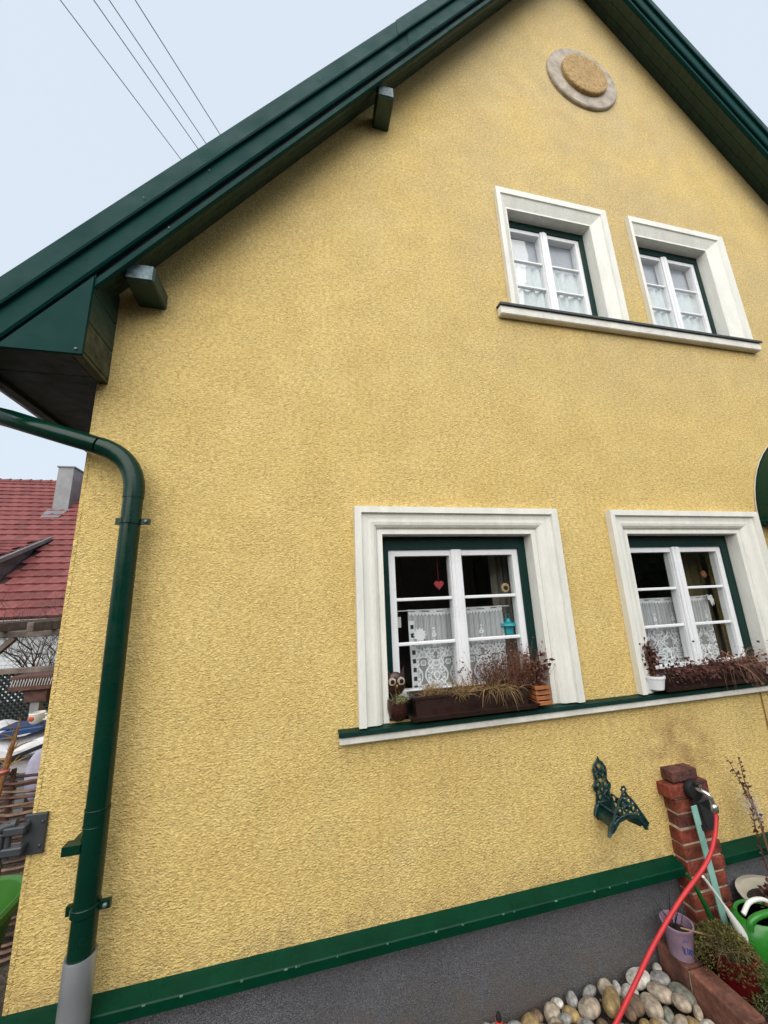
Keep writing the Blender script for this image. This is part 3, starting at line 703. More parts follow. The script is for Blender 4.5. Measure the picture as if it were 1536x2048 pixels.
# owl planter
t = thing('owl_planter', 'dark brown owl shaped pot with white ringed eyes on the lower left sill', 'planter', (.505, -.02, .70))
OWL = mat('dark_brown_ceramic', (.045, .014, .010, 1), .3, var=.4, vscale=20)
def own(o, t): o.matrix_parent_inverse = Matrix.Translation(-Vector(t.location)); return o
own(MB().lathe([(.032, .702), (.046, .715), (.054, .755), (.053, .80), (.047, .803), (.046, .77)], (.506, -.005, 0), 20, sx=1.0, sy=.95).build('bowl', OWL, t, smooth=True), t)
own(MB().blob((.506, .012, .868), .052, .022, .060, 16, 10).build('head', OWL, t, smooth=True), t)
for s in (-1, 1):
    own(MB().add([(.506+s*.018, .012, .905), (.506+s*.050, .012, .885), (.506+s*.049, .012, .955), (.506+s*.03, -.006, .90), (.506+s*.03, .03, .90)], [(0, 1, 3), (0, 3, 2), (3, 1, 2), (0, 4, 1), (0, 2, 4), (4, 2, 1)]).build('ear', OWL, t), t)
    e = own(MB().lathe([(.0195, -.008), (.0195, -.0165), (.012, -.019)], (.506+s*.024, 0, .885), 18, 'y').build('eye', mat('cream_glaze', (.42, .34, .27, 1), .6, var=.5, vscale=120), t, smooth=True), t)
    own(MB().lathe([(.0105, -.016), (.0105, -.0215), (.004, -.023)], (.506+s*.024, 0, .885), 14, 'y').build('pupil', mat('black_glaze', (.01, .01, .01, 1), .2), t), t)
own(MB().add([(.499, -.012, .868), (.513, -.012, .868), (.506, -.012, .848), (.506, -.026, .862)], [(0, 1, 3), (1, 2, 3), (2, 0, 3)]).build('beak', mat('ochre_glaze', (.4, .22, .06, 1), .4), t), t)
tuft('dried_grass', .515, -.03, .79, 80, .085, 1.0, 1.1, .003, PALEG, 8, 'pale greenish dry tuft in the owl planter', 'plant', .018, .014, bias=(0, -.3))
# slatted wooden crate pot
t = thing('crate_pot', 'small orange brown slatted wooden crate at the right end of the lower left sill', 'crate', (1.318, -.03, .70))
WOODC = mat('orange_brown_slats', (.30, .105, .035, 1), .6, var=.35, vscale=14, island=.3, stretch=(1, 1, 5))
for i in range(4):
    z = .708+i*.026
    for y in (-.072, .008): own(MB().box(1.272, 1.366, y, y+.005, z, z+.019).build('slat', WOODC, t, bevel=.001), t)
    for x in (1.2735, 1.359): own(MB().box(x, x+.005, -.0665, .0075, z, z+.019).build('slat', WOODC, t, bevel=.001), t)
for x in (1.2795, 1.350):
    for y in (-.0665, .0005): own(MB().box(x, x+.008, y, y+.007, .705, .806).build('corner_post', WOODC, t), t)
own(MB().box(1.2795, 1.358, -.059, 0, .708, .785).build('soil', SOIL, t), t)
# right window pots
t = thing('white_pot', 'small white flower pot at the left of the lower right sill', 'flower pot', (2.112, -.035, .70))
own(MB().lathe([(.040, .713), (.052, .775), (.056, .776), (.056, .79), (.049, .79), (.047, .76)], (2.112, -.035, 0), 22).build('pot', WHITE_PVC, t, smooth=True), t)
own(MB().lathe([(.047, .765), (.02, .772)], (2.112, -.035, 0), 16).build('soil', SOIL, t), t)
tuft('red_shrublet', 2.112, -.03, .775, 36, .20, .38, .05, .003, RUST, 11, 'upright wine red leafy plant in the white pot', 'plant', .014, .012, leaves=(WINE, 210, .024, .030))
tuft('creeping_plant', 2.33, -.04, ZS-.012, 150, .12, 1.0, 2.2, .004, RUST, 12, 'reddish withered creeper hanging over the left of the lower right window box', 'plant', .07, .015, bias=(0, -.4), leaves=(WINE, 380, .016, .024))
tuft('moss_cushion', 2.39, .0, ZS-.012, 160, .03, 1.0, .4, .004, mat('bright_moss', (.10, .15, .02, 1), .85, island=.4), 13, 'bright green moss cushion in the lower right window box', 'plant', .03, .015)
tuft('creeping_plant', 2.58, -.03, ZS-.012, 170, .11, 1.0, 1.6, .004, RUST, 14, 'dark red withered leaves in the middle of the lower right window box', 'plant', .08, .015, bias=(0, -.3), leaves=(WINE, 380, .016, .024))
tuft('trailing_stems', 2.80, -.03, ZS, 120, .30, 1.1, 3.0, .0050, mat('pale_dead_stems', (.22, .11, .07, 1), .8, island=.4), 15, 'long pale dead stems drooping over the right of the lower right window box', 'plant', .07, .015, up_=.7, bias=(.0, -.5), leaves=(WINE, 150, .018, .025))

# ------------------------------------------------------------------ ornate cast iron hose holder
IRON = mat('verdigris_cast_iron', (.004, .036, .034, 1), .45, var=.5, vscale=25, fine=.3, bscale=60, bump=.003)
t = thing('hose_holder', 'ornate pierced green cast iron hose holder on the wall beside the brick pillar', 'hose holder', (1.64, 0, .1))
b = MB(); bx = 1.648
for (dx, z, r_) in ((0, .352, .020), (-.026, .338, .013), (.026, .338, .013), (-.018, .305, .014), (.018, .305, .014), (0, .325, .010), (-.024, .262, .016), (.024, .262, .016), (0, .240, .015), (-.040, .245, .011), (.040, .245, .011), (-.020, .205, .017), (.022, .205, .017), (-.03, .165, .017), (.03, .165, .017), (0, .175, .013)):
    b.ring((bx+dx, -.012, z), r_, .0060, (0, 1, 0), 12, 5)
own(b.build('back_tracery', IRON, t, smooth=True), t)
b = MB()
for s in (-1, 1):
    b.tube(smoothpath([(bx+s*.055, -.010, .10), (bx+s*.048, -.012, .17), (bx+s*.040, -.012, .225), (bx+s*.046, -.012, .255), (bx+s*.034, -.012, .285), (bx+s*.040, -.012, .33), (bx+s*.022, -.012, .365), (bx, -.012, .378)], 4), .0055, 6)
b.lathe([(.007, .372), (.009, .380), (.001, .400)], (bx, -.012, 0), 8)
for s in (-1, 1): b.blob((bx+s*.05, -.012, .255), .009, .006, .012, 8, 6)
own(b.build('back_frame', IRON, t, smooth=True), t)
own(MB().prism([(bx-.078, .118), (bx+.070, .118), (bx+.058, .168), (bx+.03, .185), (bx-.03, .185), (bx-.060, .165)], -.020, -.004).build('base_plate', IRON, t, bevel=.004), t)
b = MB(); n = 12                                    # arched saddle the hose hangs on
for yy, sc_ in ((-.008, .85), (-.05, .80), (-.10, .85), (-.150, 1.05)):
    for i in range(n+1):
        a = math.pi*(.04+.92*i/n); rr = .082*sc_
        b.v.append((bx+rr*math.cos(a)*1.05, yy, .110+rr*math.sin(a)*.72))
for k in range(3): b.f += [(k*(n+1)+i, k*(n+1)+i+1, (k+1)*(n+1)+i+1, (k+1)*(n+1)+i) for i in range(n)]
sa = own(b.build('saddle', IRON, t, smooth=True), t); sa.modifiers.new('thick', 'SOLIDIFY').thickness = .008
b = MB(); fxx = bx+.012
for (dx, z, r_) in ((0, .272, .012), (-.020, .238, .016), (.020, .238, .016), (-.042, .202, .015), (.042, .202, .015), (0, .205, .015), (-.066, .168, .013), (.066, .168, .013)):
    b.ring((fxx+dx, -.152, z), r_, .0060, (0, 1, 0), 12, 5)
for i in range(6):
    a = 2*math.pi*i/6; b.blob((fxx+.013*math.cos(a), -.152, .292+.013*math.sin(a)), .007, .005, .007, 6, 4)
for s in (-1, 1):
    b.tube(smoothpath([(fxx, -.152, .282), (fxx+s*.036, -.152, .245), (fxx+s*.060, -.152, .212), (fxx+s*.082, -.152, .178), (fxx+s*.112, -.156, .125)], 4), [.005]*8+[.006]*5+[.007]*4, 6)
own(b.build('front_crest', IRON, t, smooth=True), t)
own(MB().prism([(fxx-.098, .150), (fxx-.05, .178), (fxx, .186), (fxx+.05, .178), (fxx+.098, .150), (fxx+.118, .112), (fxx+.098, .112), (fxx+.055, .152), (fxx, .164), (fxx-.055, .152), (fxx-.098, .112), (fxx-.118, .112)], -.158, -.146).build('front_band', IRON, t, bevel=.003), t)
b = MB(); b2_ = MB()
for i, yy in enumerate((-.030, -.058, -.086, -.114, -.138)):
    b.ring((bx+.022+.004*i, yy, .205+.004*math.sin(i*2)), .017, .0058, (1, .15, .1), 12, 5); b2_.ring((bx-.030, yy, .172), .013, .005, (.6, 0, 1), 10, 5)
own(b.build('side_tracery', IRON, t, smooth=True), t); own(b2_.build('side_tracery', IRON, t, smooth=True), t)
for s in (-1, 1):
    b = MB().add([(bx+s*.070, -.148, .150), (bx+s*.082, -.158, .155), (bx+s*.118, -.158, .098), (bx+s*.102, -.15, .098), (bx+s*.092, -.140, .125)], [(0, 1, 2, 3, 4)])
    o = own(b.build('foot', IRON, t), t); o.modifiers.new('thick', 'SOLIDIFY').thickness = .012

# ------------------------------------------------------------------ brick tap pillar
BR = [mat('red_brick_'+n, c, .9, var=.42, vscale=18, fine=.4, bscale=50, bump=.006) for n, c in (('warm', (.215, .042, .022, 1)), ('dark', (.135, .036, .026, 1)), ('orange', (.205, .048, .022, 1)), ('brown', (.115, .042, .032, 1)))]
MORT = mat('lime_mortar', (.48, .40, .30, 1), .95, var=.3, vscale=20, bump=.006, bscale=60)
t = thing('brick_pillar', 'slim red brick pillar with the garden tap against the plinth', 'pillar', (2.18, -.03, GZ))
own(MB().box(2.064, 2.300, -.062, .008, GZ, .150).build('mortar_core', MORT, t), t)
def brick(x0, x1, y0, y1, z0, z1, k, q):
    b = MB().box(x0+q.uniform(-.006, .006), x1+q.uniform(-.006, .005), y0+q.uniform(-.009, .001), y1, z0+q.uniform(0, .003), z1-q.uniform(0, .003))
    return own(b.build('brick', BR[k], t, bevel=.005, seg=2), t)
q = random.Random(21); z = GZ; k = 0
while z < .13:
    h = .0635
    if k % 2: brick(2.056, 2.176, -.066, .006, z, z+h, q.choice([0, 0, 1, 2]), q); brick(2.186, 2.306, -.068, .006, z, z+h, q.choice([0, 1, 0]), q)
    else: brick(2.053, 2.308, -.067, .006, z, z+h, q.choice([0, 0, 2]), q)
    z += .0735; k += 1
brick(2.018, 2.175, -.074, .006, z, z+.066, 0, q); brick(2.184, 2.300, -.074, .006, z, z+.066, 1, q); z += .0725
brick(2.062, 2.248, -.066, .006, z, z+.060, 3, q)
PT = z-.0725
# tap, held by the pillar
CHROME = mat('worn_chrome', (.55, .55, .55, 1), .22, .9, var=.25, vscale=40); BLK = mat('black_rubber', (.012, .012, .014, 1), .5, var=.2)
t = thing('garden_tap', 'chrome garden tap with black cover on the brick pillar', 'tap', (2.19, -.08, PT))
zc = PT+.05
own(MB().lathe([(.052, -.082), (.054, -.09), (.046, -.112), (.02, -.118)], (2.165, 0, zc-.01), 18, 'y').build('wall_flange', BLK, t, smooth=True), t)
own(MB().tube(smoothpath([(2.165, -.10, zc), (2.172, -.14, zc+.002), (2.185, -.165, zc-.014), (2.192, -.172, zc-.055)], 5), .012, 12).build('tap_body', CHROME, t, smooth=True), t)
own(MB().tube([(2.172, -.135, zc+.005), (2.172, -.135, zc+.035)], .008, 10).build('tap_stem', CHROME, t, smooth=True), t)
own(MB().bar((2.140, -.137, zc+.038), (2.205, -.133, zc+.040), .016, .009).build('tap_handle', BLK, t, bevel=.003), t)
own(MB().lathe([(.016, zc-.085), (.019, zc-.08), (.019, zc-.055), (.013, zc-.048)], (2.192, -.173, 0), 14).build('hose_coupling', CHROME, t, smooth=True), t)
b = MB(); b.add([(2.215, -.085, zc-.03), (2.235, -.11, zc-.06), (2.275, -.12, zc-.145), (2.235, -.13, zc-.205), (2.185, -.12, zc-.19), (2.19, -.09, zc-.08)], [(0, 1, 5), (1, 2, 3, 4, 5)])
o = own(b.build('cover_flap', BLK, t), t); o.modifiers.new('thick', 'SOLIDIFY').thickness = .012
b = MB(); b.add([(2.13, -.105, zc-.05), (2.165, -.112, zc-.05), (2.185, -.118, zc-.19), (2.150, -.118, zc-.195)], [(0, 1, 2, 3)])
o = own(b.build('cover_strap', BLK, t), t); o.modifiers.new('thick', 'SOLIDIFY').thickness = .01
HOSE = mat('red_hose', (.56, .030, .036, 1), .5, var=.12, vscale=9)
hp = [(2.192, -.173, zc-.07), (2.183, -.180, zc-.11), (2.135, -.190, zc-.185), (2.035, -.202, zc-.275), (1.815, -.214, zc-.39), (1.63, -.216, zc-.52), (1.49, -.208, zc-.655), (1.37, -.198, -.565), (1.30, -.20, -.60), (1.18, -.30, -.61), (1.0, -.55, -.61), (.9, -.9, -.62)]
tag(MB().tube(smoothpath(hp, 8), .0090, 12).build('garden_hose', HOSE, None, smooth=True), 'red garden hose arching down from the tap to the river stones', 'hose')
MINT = mat('mint_painted_slat', (.24, .47, .40, 1), .6, var=.12, vscale=8)
tag(MB().bar((2.128, -.112, zc-.075), (2.185, -.115, -.50), .038, .006, (0, -1, 0)).build('mint_slat', MINT, None, bevel=.001), 'flat mint green slat leaning against the brick pillar under the tap', 'slat')

# ------------------------------------------------------------------ brick edging, stones, pots
q = random.Random(5)
ed = thing('brick_edging', 'row of brown red edging bricks running out from the wall by the pillar', 'edging', (1.885, -.1, GZ))
y = -.006
EB = [mat('edging_brick_'+n, c, .9, var=.35, vscale=12, fine=.3, bscale=40, bump=.006) for n, c in (('a', (.155, .062, .04, 1)), ('b', (.19, .075, .048, 1)), ('c', (.125, .062, .038, 1)))]
for i in range(7):
    L = .245 if i else .16
    o = MB().box(1.832+q.uniform(-.004, .004), 1.940+q.uniform(-.004, .004), y-L, y, GZ+.0, -.478+q.uniform(-.006, .004)).build('brick', EB[i % 3], ed, bevel=.008, seg=2); own(o, ed); y -= L+.011
own(MB().box(1.845, 1.928, y, -.001, GZ, -.492).build('mortar_bed', MORT, ed), ed)
STC = [mat('river_stone_'+n, c, .7, var=.38, vscale=20, fine=.35, bscale=34, bump=.006) for n, c in (('white', (.56, .52, .45, 1)), ('grey', (.30, .285, .26, 1)), ('ochre', (.34, .235, .10, 1)), ('tan', (.40, .325, .24, 1)), ('brown', (.16, .10, .06, 1)), ('greygreen', (.20, .20, .16, 1)))]
SG = 'river stones along the plinth'
def stone(x, y_, z, a, b_, c, k, seed, label, rz=0, tilt=0):
    rot = (Matrix.Rotation(rz, 3, 'Z') @ Matrix.Rotation(tilt, 3, 'Y'))
    o = MB().blob((0, 0, 0), a, b_, c, 20, 14, .15, seed, rot).build('river_stone', STC[k], None, smooth=True); o.location = (x, y_, z)
    return tag(o, label, 'stone', SG)
# listed by position along the plinth; half sizes in metres
named = [
 (1.655, -.052, -.552, .088, .045, .034, 0, 'large off white oval stone lying against the plinth under the hose', .1, 0),
 (1.575, -.075, -.575, .060, .045, .036, 0, 'pale stone with a dark chip left of the large white oval stone', .3, .2),
 (1.765, -.075, -.560, .060, .045, .035, 1, 'grey speckled stone between the white oval stone and the brick edging', -.5, 0),
 (1.700, -.130, -.555, .062, .046, .040, 3, 'rounded pinkish tan stone in front of the large white oval stone', -.4, .1),
 (1.790, -.165, -.560, .060, .075, .042, 5, 'grey green stone leaning on the brick edging', .2, 0),
 (1.745, -.195, -.550, .042, .040, .034, 3, 'cream stone with brown stain beside the grey green stone', .2, .3),
 (1.610, -.165, -.560, .058, .052, .044, 3, 'tan round stone right of the hose', 0, 0),
 (1.545, -.135, -.560, .052, .045, .042, 4, 'dark brown stone half under the hose', .2, 0),
 (1.445, -.110, -.548, .082, .050, .050, 2, 'large ochre egg shaped stone left of the hose', .75, .1),
 (1.345, -.085, -.565, .070, .048, .040, 3, 'large cream and tan stone left of the ochre egg shaped stone', .5, 0),
 (1.290, -.030, -.570, .030, .026, .042, 1, 'small upright grey stone by the plinth', 0, .3),
 (1.215, -.025, -.570, .032, .026, .026, 0, 'small bright white pebble near the plinth', 0, 0),
 (1.165, -.050, -.575, .045, .036, .048, 3, 'pinkish upright stone beside the small white pebble', .4, .2),
 (1.245, -.075, -.578, .042, .034, .036, 2, 'amber brown stone below the small white pebble', -.4, .2),
 (1.045, -.050, -.592, .060, .040, .040, 2, 'pale yellow banded stone near the orange hose nozzle', .2, 0),
 (1.395, -.022, -.570, .055, .020, .030, 1, 'flat dark slate chip leaning on the plinth behind the ochre stone', .1, .1),
 (1.475, -.035, -.560, .040, .030, .050, 3, 'brownish tall stone behind the ochre egg shaped stone', .1, 0)]
for i, (x, y_, z, a, b_, c, k, lb, rz, tl) in enumerate(named): stone(x, y_, z-.016, a*.82, b_*.86, c*.74, k, i, lb, rz, tl)
q = random.Random(12)
pts = [(n[0], n[1], max(n[3], n[4])) for n in named]; made = 0; tries = 0
while made < 60 and tries < 20000:
    tries += 1
    x = q.uniform(.80, 1.80); y_ = q.uniform(-.40, -.03); r_ = q.uniform(.022, .056)
    if y_ < -.13-.30*(x-.95): continue
    if all((x-a)**2+(y_-b_)**2 > ((r_+c)*.60)**2 for a, b_, c in pts):
        pts.append((x, y_, r_)); made += 1
        kk = q.choice([0, 1, 2, 3, 3, 4, 5]); cn_ = ('off white', 'grey', 'ochre', 'tan', 'dark brown', 'grey green')[kk]; sz = 'tiny' if r_ < .034 else ('small' if r_ < .045 else 'medium')
        stone(x, y_, -.592+q.uniform(-.015, .02)-.015*(x < 1.1), r_, r_*q.uniform(.65, .9), r_*q.uniform(.6, .8), kk, 100+made, '%s %s river stone in the stone bed %s' % (sz, cn_, 'near the hose' if x > 1.35 else 'left of the hose'), q.uniform(0, 3), q.uniform(-.2, .2))
gravel = MB(); q = random.Random(8)
for i in range(900):
    x = q.uniform(-1.0, 1.82); y_ = q.uniform(-.7, -.005); r_ = q.uniform(.006, .018); gravel.blob((x, y_, GZ+.012), r_, r_*.8, r_*.7, 6, 4, .15, i)
o = gravel.build('gravel', mat('mixed_gravel', (.26, .21, .16, 1), .85, var=.2, island=.6), None, smooth=True); o['kind'] = 'stuff'; tag(o, 'fine gravel between the river stones along the plinth', 'gravel')
# hose nozzle standing among the stones
t = thing('hose_nozzle', 'grey hose nozzle with orange red rings standing at the foot of the plinth', 'nozzle', (.902, -.045, GZ))
for nm, pr, m in (('tip', [(.009, -.556), (.0135, -.560), (.0125, -.546), (.006, -.532)], BLK), ('ring', [(.013, -.574), (.0165, -.572), (.0155, -.560), (.012, -.559)], mat('orange_red_plastic', (.75, .055, .03, 1), .35)), ('barrel', [(.0155, -.605), (.0145, -.59), (.0125, -.5745), (.010, -.573)], mat('slate_grey_plastic', (.10, .11, .12, 1), .45)), ('collar', [(.022, GZ), (.022, -.615), (.016, -.606), (.012, -.605)], mat('orange_red_plastic', (.75, .055, .03, 1), .35))):
    own(MB().lathe(pr, (.902, -.045, 0), 16).build(nm, m, t, smooth=True), t)
# garden bed soil right of the edging
bed = MB().box(1.941, 4.4, -1.6, .010, GZ-.1, -.585).build('planting_bed', SOIL); structure(bed)
# lilac pot with blue brush lettering
t = thing('lilac_pot', 'lilac bucket pot with blue brushed marks standing on the edging bricks', 'flower pot', (1.888, -.105, -.476))
LIL = mat('lilac_glaze', (.30, .20, .27, 1), .5, var=.2, vscale=14)
own(MB().lathe([(.054, -.474), (.064, -.36), (.071, -.350), (.071, -.343), (.064, -.343), (.058, -.39)], (1.888, -.105, 0), 28).build('pot', LIL, t, smooth=True), t)
own(MB().lathe([(.053, -.385), (.02, -.38)], (1.888, -.105, 0), 16).build('soil', SOIL, t), t)
BLU = mat('blue_brush_paint', (.045, .075, .24, 1), .6)
def onpot(pts, wd=.0022):
    out = []
    for a, z in pts:
        f = (z+.474)/.114; r_ = .054+(.064-.054)*f+.001; out.append((1.888+r_*math.cos(a), -.105+r_*math.sin(a), z))
    return MB().tube(out, wd, 6)
A0 = math.radians(-128)
for s_ in ([(0, -.405), (.02, -.42), (.05, -.435)], [(.12, -.410), (.14, -.436), (.24, -.436)], [(.33, -.41), (.34, -.432), (.46, -.434), (.47, -.412)], [(.56, -.42), (.66, -.416), (.70, -.432), (.58, -.440), (.56, -.422)], [(.1, -.385), (.25, -.378), (.42, -.384)]):
    own(onpot(smoothpath([(A0+a, z, 0) for a, z in s_], 4) and [(v.x, v.y) for v in smoothpath([(A0+a, z, 0) for a, z in s_], 4)]).build('brush_mark', BLU, t), t)
tuft('dead_twigs', 1.888, -.10, -.385, 16, .16, .45, .1, .006, mat('black_twigs', (.02, .015, .012, 1), .9), 31, 'blackened dead twigs in the lilac pot', 'plant', .018, .018)
# red pot hidden under moss
t = thing('red_pot', 'deep red glazed pot overgrown with moss behind the edging bricks', 'flower pot', (2.045, -.235, -.585))
own(MB().lathe([(.062, -.583), (.082, -.50), (.090, -.41), (.094, -.395), (.082, -.395), (.078, -.43)], (2.045, -.235, 0), 28).build('pot', mat('deep_red_glaze', (.105, .004, .006, 1), .3, var=.3, vscale=12), t, smooth=True), t)
own(MB().lathe([(.078, -.415), (.03, -.40)], (2.045, -.235, 0), 16).build('soil', SOIL, t), t)
def moss(name, cx, cy, cz, rx, ry, rz, n, m, seed, label, stems=0, droop=.0):
    q = random.Random(seed); b = MB()
    for i in range(n):
        a = q.uniform(0, 6.28); u = q.random()**.5; hz = math.sqrt(max(0, 1-u*u))
        p = Vector((cx+rx*u*math.cos(a), cy+ry*u*math.sin(a), cz+rz*hz*q.uniform(.3, 1)-droop*u*u))
        d = Vector((math.cos(a)*u+q.uniform(-.6, .6), math.sin(a)*u+q.uniform(-.6, .6), q.uniform(-.3, 1)))
        b.leaf(p, d, q.uniform(.010, .022), q.uniform(.005, .010), q)
    t = thing(name, label, 'plant', (cx, cy, cz)); own(b.build('foliage', m, t), t)
    if stems:
        s = MB()
        for i in range(stems):
            a = q.uniform(0, 6.28); s.blade((cx+q.uniform(-rx, rx)*.5, cy+q.uniform(-ry, ry)*.5, cz+rz*.3), (math.cos(a), math.sin(a), q.uniform(.0, .8)), q.uniform(.06, .16), .003, 1.6, 5, q)
        own(s.build('stems', mat('brown_dead_stems', (.16, .10, .05, 1), .85, island=.4), t), t)
    return t
moss('moss_plant', 2.03, -.215, -.40, .135, .125, .085, 2300, OLIVE, 41, 'olive mossy saxifrage spilling over the red pot', 130, .05)
moss('moss_plant', 2.17, -.33, -.56, .20, .16, .14, 2600, mat('olive_green_moss', (.075, .095, .02, 1), .85, island=.5), 42, 'dark green mossy mound at the lower right beside the red pot', 60, .03)
moss('moss_plant', 2.06, -.105, -.46, .085, .06, .06, 500, OLIVE, 43, 'brownish moss clump between the brick pillar and the red pot', 40, .02)
tag(MB().tube([(1.862, -.15, -.335), (2.02, -.20, -.372)], .0035, 6).build('straw_stalk', STRAW), 'single yellow straw stalk lying across the lilac pot', 'stalk')
# watering can: green body, white spout and handle
WG = mat('bright_green_plastic', (.022, .185, .018, 1), .3, var=.12); WW = mat('white_plastic', (.72, .72, .66, 1), .35, var=.06)
t = thing('watering_can', 'bright green watering can with long white spout behind the red pot', 'watering can', (2.30, -.21, -.585))
b = MB(); pr = [(.085, -.580), (.120, -.565), (.135, -.48), (.130, -.39), (.112, -.325), (.098, -.312), (.090, -.318)]
own(b.lathe(pr, (2.285, -.21, 0), 28, sx=1.12, sy=.85).build('can_body', WG, t, smooth=True), t)
own(MB().lathe([(.084, -.318), (.03, -.335)], (2.285, -.21, 0), 20, sx=1.12, sy=.85).build('can_mouth', BLK, t), t)
own(MB().tube(smoothpath([(2.18, -.215, -.445), (2.145, -.217, -.365), (2.11, -.219, -.300), (2.05, -.222, -.205), (1.975, -.226, -.098)], 5), [.034-.0275*min(1, i/14) for i in range(21)], 14).build('spout', WW, t, smooth=True), t)
own(MB().tube(smoothpath([(2.165, -.25, -.335), (2.175, -.255, -.300), (2.24, -.26, -.282), (2.36, -.26, -.295), (2.43, -.25, -.36)], 6), .014, 10).build('handle', WG, t, smooth=True), t)
own(MB().tube(smoothpath([(2.185, -.215, -.298), (2.25, -.21, -.262), (2.35, -.205, -.275), (2.44, -.205, -.34)], 6), .010, 10).build('handle_trim', WW, t, smooth=True), t)
tag(MB().tube([(2.012, -.10, -.165), (2.04, -.108, -.22), (2.075, -.115, -.31), (2.10, -.12, -.40)], [.008, .010, .012, .012], 10).build('green_spout', mat('dark_green_plastic', (.008, .085, .018, 1), .35), None, smooth=True), 'dark green plastic tube leaning in front of the brick pillar', 'tube')
# cream bowl planter at the right edge
t = thing('cream_planter', 'cream rimmed bowl planter by the plinth at the right edge', 'planter', (2.50, -.17, -.585))
CRM = mat('cream_glaze_planter', (.52, .47, .36, 1), .45, var=.15)
own(MB().lathe([(.09, -.583), (.13, -.48), (.155, -.36), (.180, -.335), (.183, -.325), (.160, -.325), (.140, -.37)], (2.51, -.17, 0), 32).build('bowl', CRM, t, smooth=True), t)
own(MB().lathe([(.145, -.365), (.05, -.35)], (2.51, -.17, 0), 20).build('soil', SOIL, t), t)
tuft('dark_foliage', 2.51, -.17, -.36, 60, .10, .9, .8, .004, RUST, 52, 'dark wine red foliage in the cream bowl planter', 'plant', .06, .05, leaves=(WINE, 260, .022, .03))
# tall dry stems with pale plume at the right edge
t = thing('dry_branch', 'tall dry red brown twigs with a pale plume above the cream planter', 'plant', (2.56, -.10, -.36))
b = MB(); lv = MB(); q = random.Random(61)
tips = [((2.60, -.10, -.36), (2.58, -.10, 0), (2.53, -.09, .16), (2.475, -.08, .305)), ((2.60, -.11, -.36), (2.57, -.10, .02), (2.55, -.09, .18), (2.545, -.09, .30)), ((2.56, -.11, -.36), (2.53, -.11, -.15), (2.525, -.11, -.02), (2.53, -.11, .06)), ((2.60, -.10, -.30), (2.58, -.10, -.02), (2.53, -.1, .12), (2.49, -.1, .23))]
for tp in tips:
    pp = smoothpath(tp, 6); b.tube(pp, [.005-.0035*i/(len(pp)-1) for i in range(len(pp))], 5)
    for i, p in enumerate(pp[5:]):
        for k in range(2): lv.leaf(p, (q.uniform(-1, 1), q.uniform(-.5, .3), q.uniform(-.5, .8)), q.uniform(.015, .035), .012, q)
own(b.build('twigs', RUST, t, smooth=True), t); own(lv.build('withered_leaves', WINE, t), t)
b = MB()
for i in range(420):
    f = q.random(); p = Vector((2.53, -.09, .10)).lerp(Vector((2.58, -.1, .02)), f)+Vector((q.gauss(0, .022), q.gauss(0, .015), q.gauss(0, .03)))
    b.blade(p, (q.uniform(-1, .5), q.uniform(-.5, .5), q.uniform(-.2, .8)), .04, .0015, .5, 3, q)
own(b.build('plume', mat('pale_plume', (.52, .46, .42, 1), .9, island=.2), t), t)

# ------------------------------------------------------------------ overhead wires
WIRE = mat('weathered_conductor', (.25, .26, .28, 1), .5, .4)
wd = Vector((.515, .857, 0))
for x, y_, lb in ((-2.689, 1.389, 'leftmost of the four thin overhead wires'), (-2.328, 1.314, 'second overhead wire from the left'), (-2.160, 1.280, 'third overhead wire from the left'), (-1.877, 1.221, 'rightmost of the four thin overhead wires')):
    p = Vector((x, y_, 8)); a, c = p-wd*26, p+wd*30; n = 28
    pts = [a.lerp(c, i/n)+Vector((0, 0, .0009*((i-n/2)*2)**2-.0)) for i in range(n+1)]
    tag(MB().tube(pts, .0058, 5).build('overhead_wire', WIRE, None, smooth=True), lb+' against the sky', 'wire', 'overhead wires')

# ------------------------------------------------------------------ red roofed house behind
nh = thing('red_roofed_house', 'white walled house with a red tiled roof and grey chimney behind the yellow house', 'house', (-7, 8.6, GZ))
def P(o): return own(o, nh)
def own2(o, root): o.matrix_parent_inverse = Matrix.Translation(-Vector(root.location)); return o
EY, EZ, SLP = 8.40, 1.20, .862; RY, RZ = 14.22, 1.20+.862*(14.22-8.40)
L = math.hypot(RY-EY, RZ-EZ); rows = 25; dl = L/rows; uy, uz = (RY-EY)/L, (RZ-EZ)/L
TILE = [mat('clay_tile_'+n, c, .75, var=.18, vscale=3, fine=.15, bscale=12) for n, c in (('red', (.19, .048, .045, 1)), ('rose', (.215, .062, .058, 1)), ('dull', (.155, .042, .040, 1)))]
nroof = sub('roof', nh)
def plane_pt(s, h): return (EY+uy*s-uz*h, EZ+uz*s+uy*h)     # distance up the slope, height above it
b = MB(); q0 = plane_pt(-.1, -.02); q1 = plane_pt(L, -.02); q2 = plane_pt(L, -.16); q3 = plane_pt(-.1, -.16)
for x in (-24, -1.9): b.v += [(x, *p) for p in (q0, q1, q2, q3)]
b.f = [(0, 1, 2, 3), (4, 5, 6, 7)]+[(j, (j+1) % 4, 4+(j+1) % 4, 4+j) for j in range(4)]
own2(b.build('roof_deck', mat('roof_underlay', (.06, .03, .028, 1), .9), nroof), nh)
tw = .30
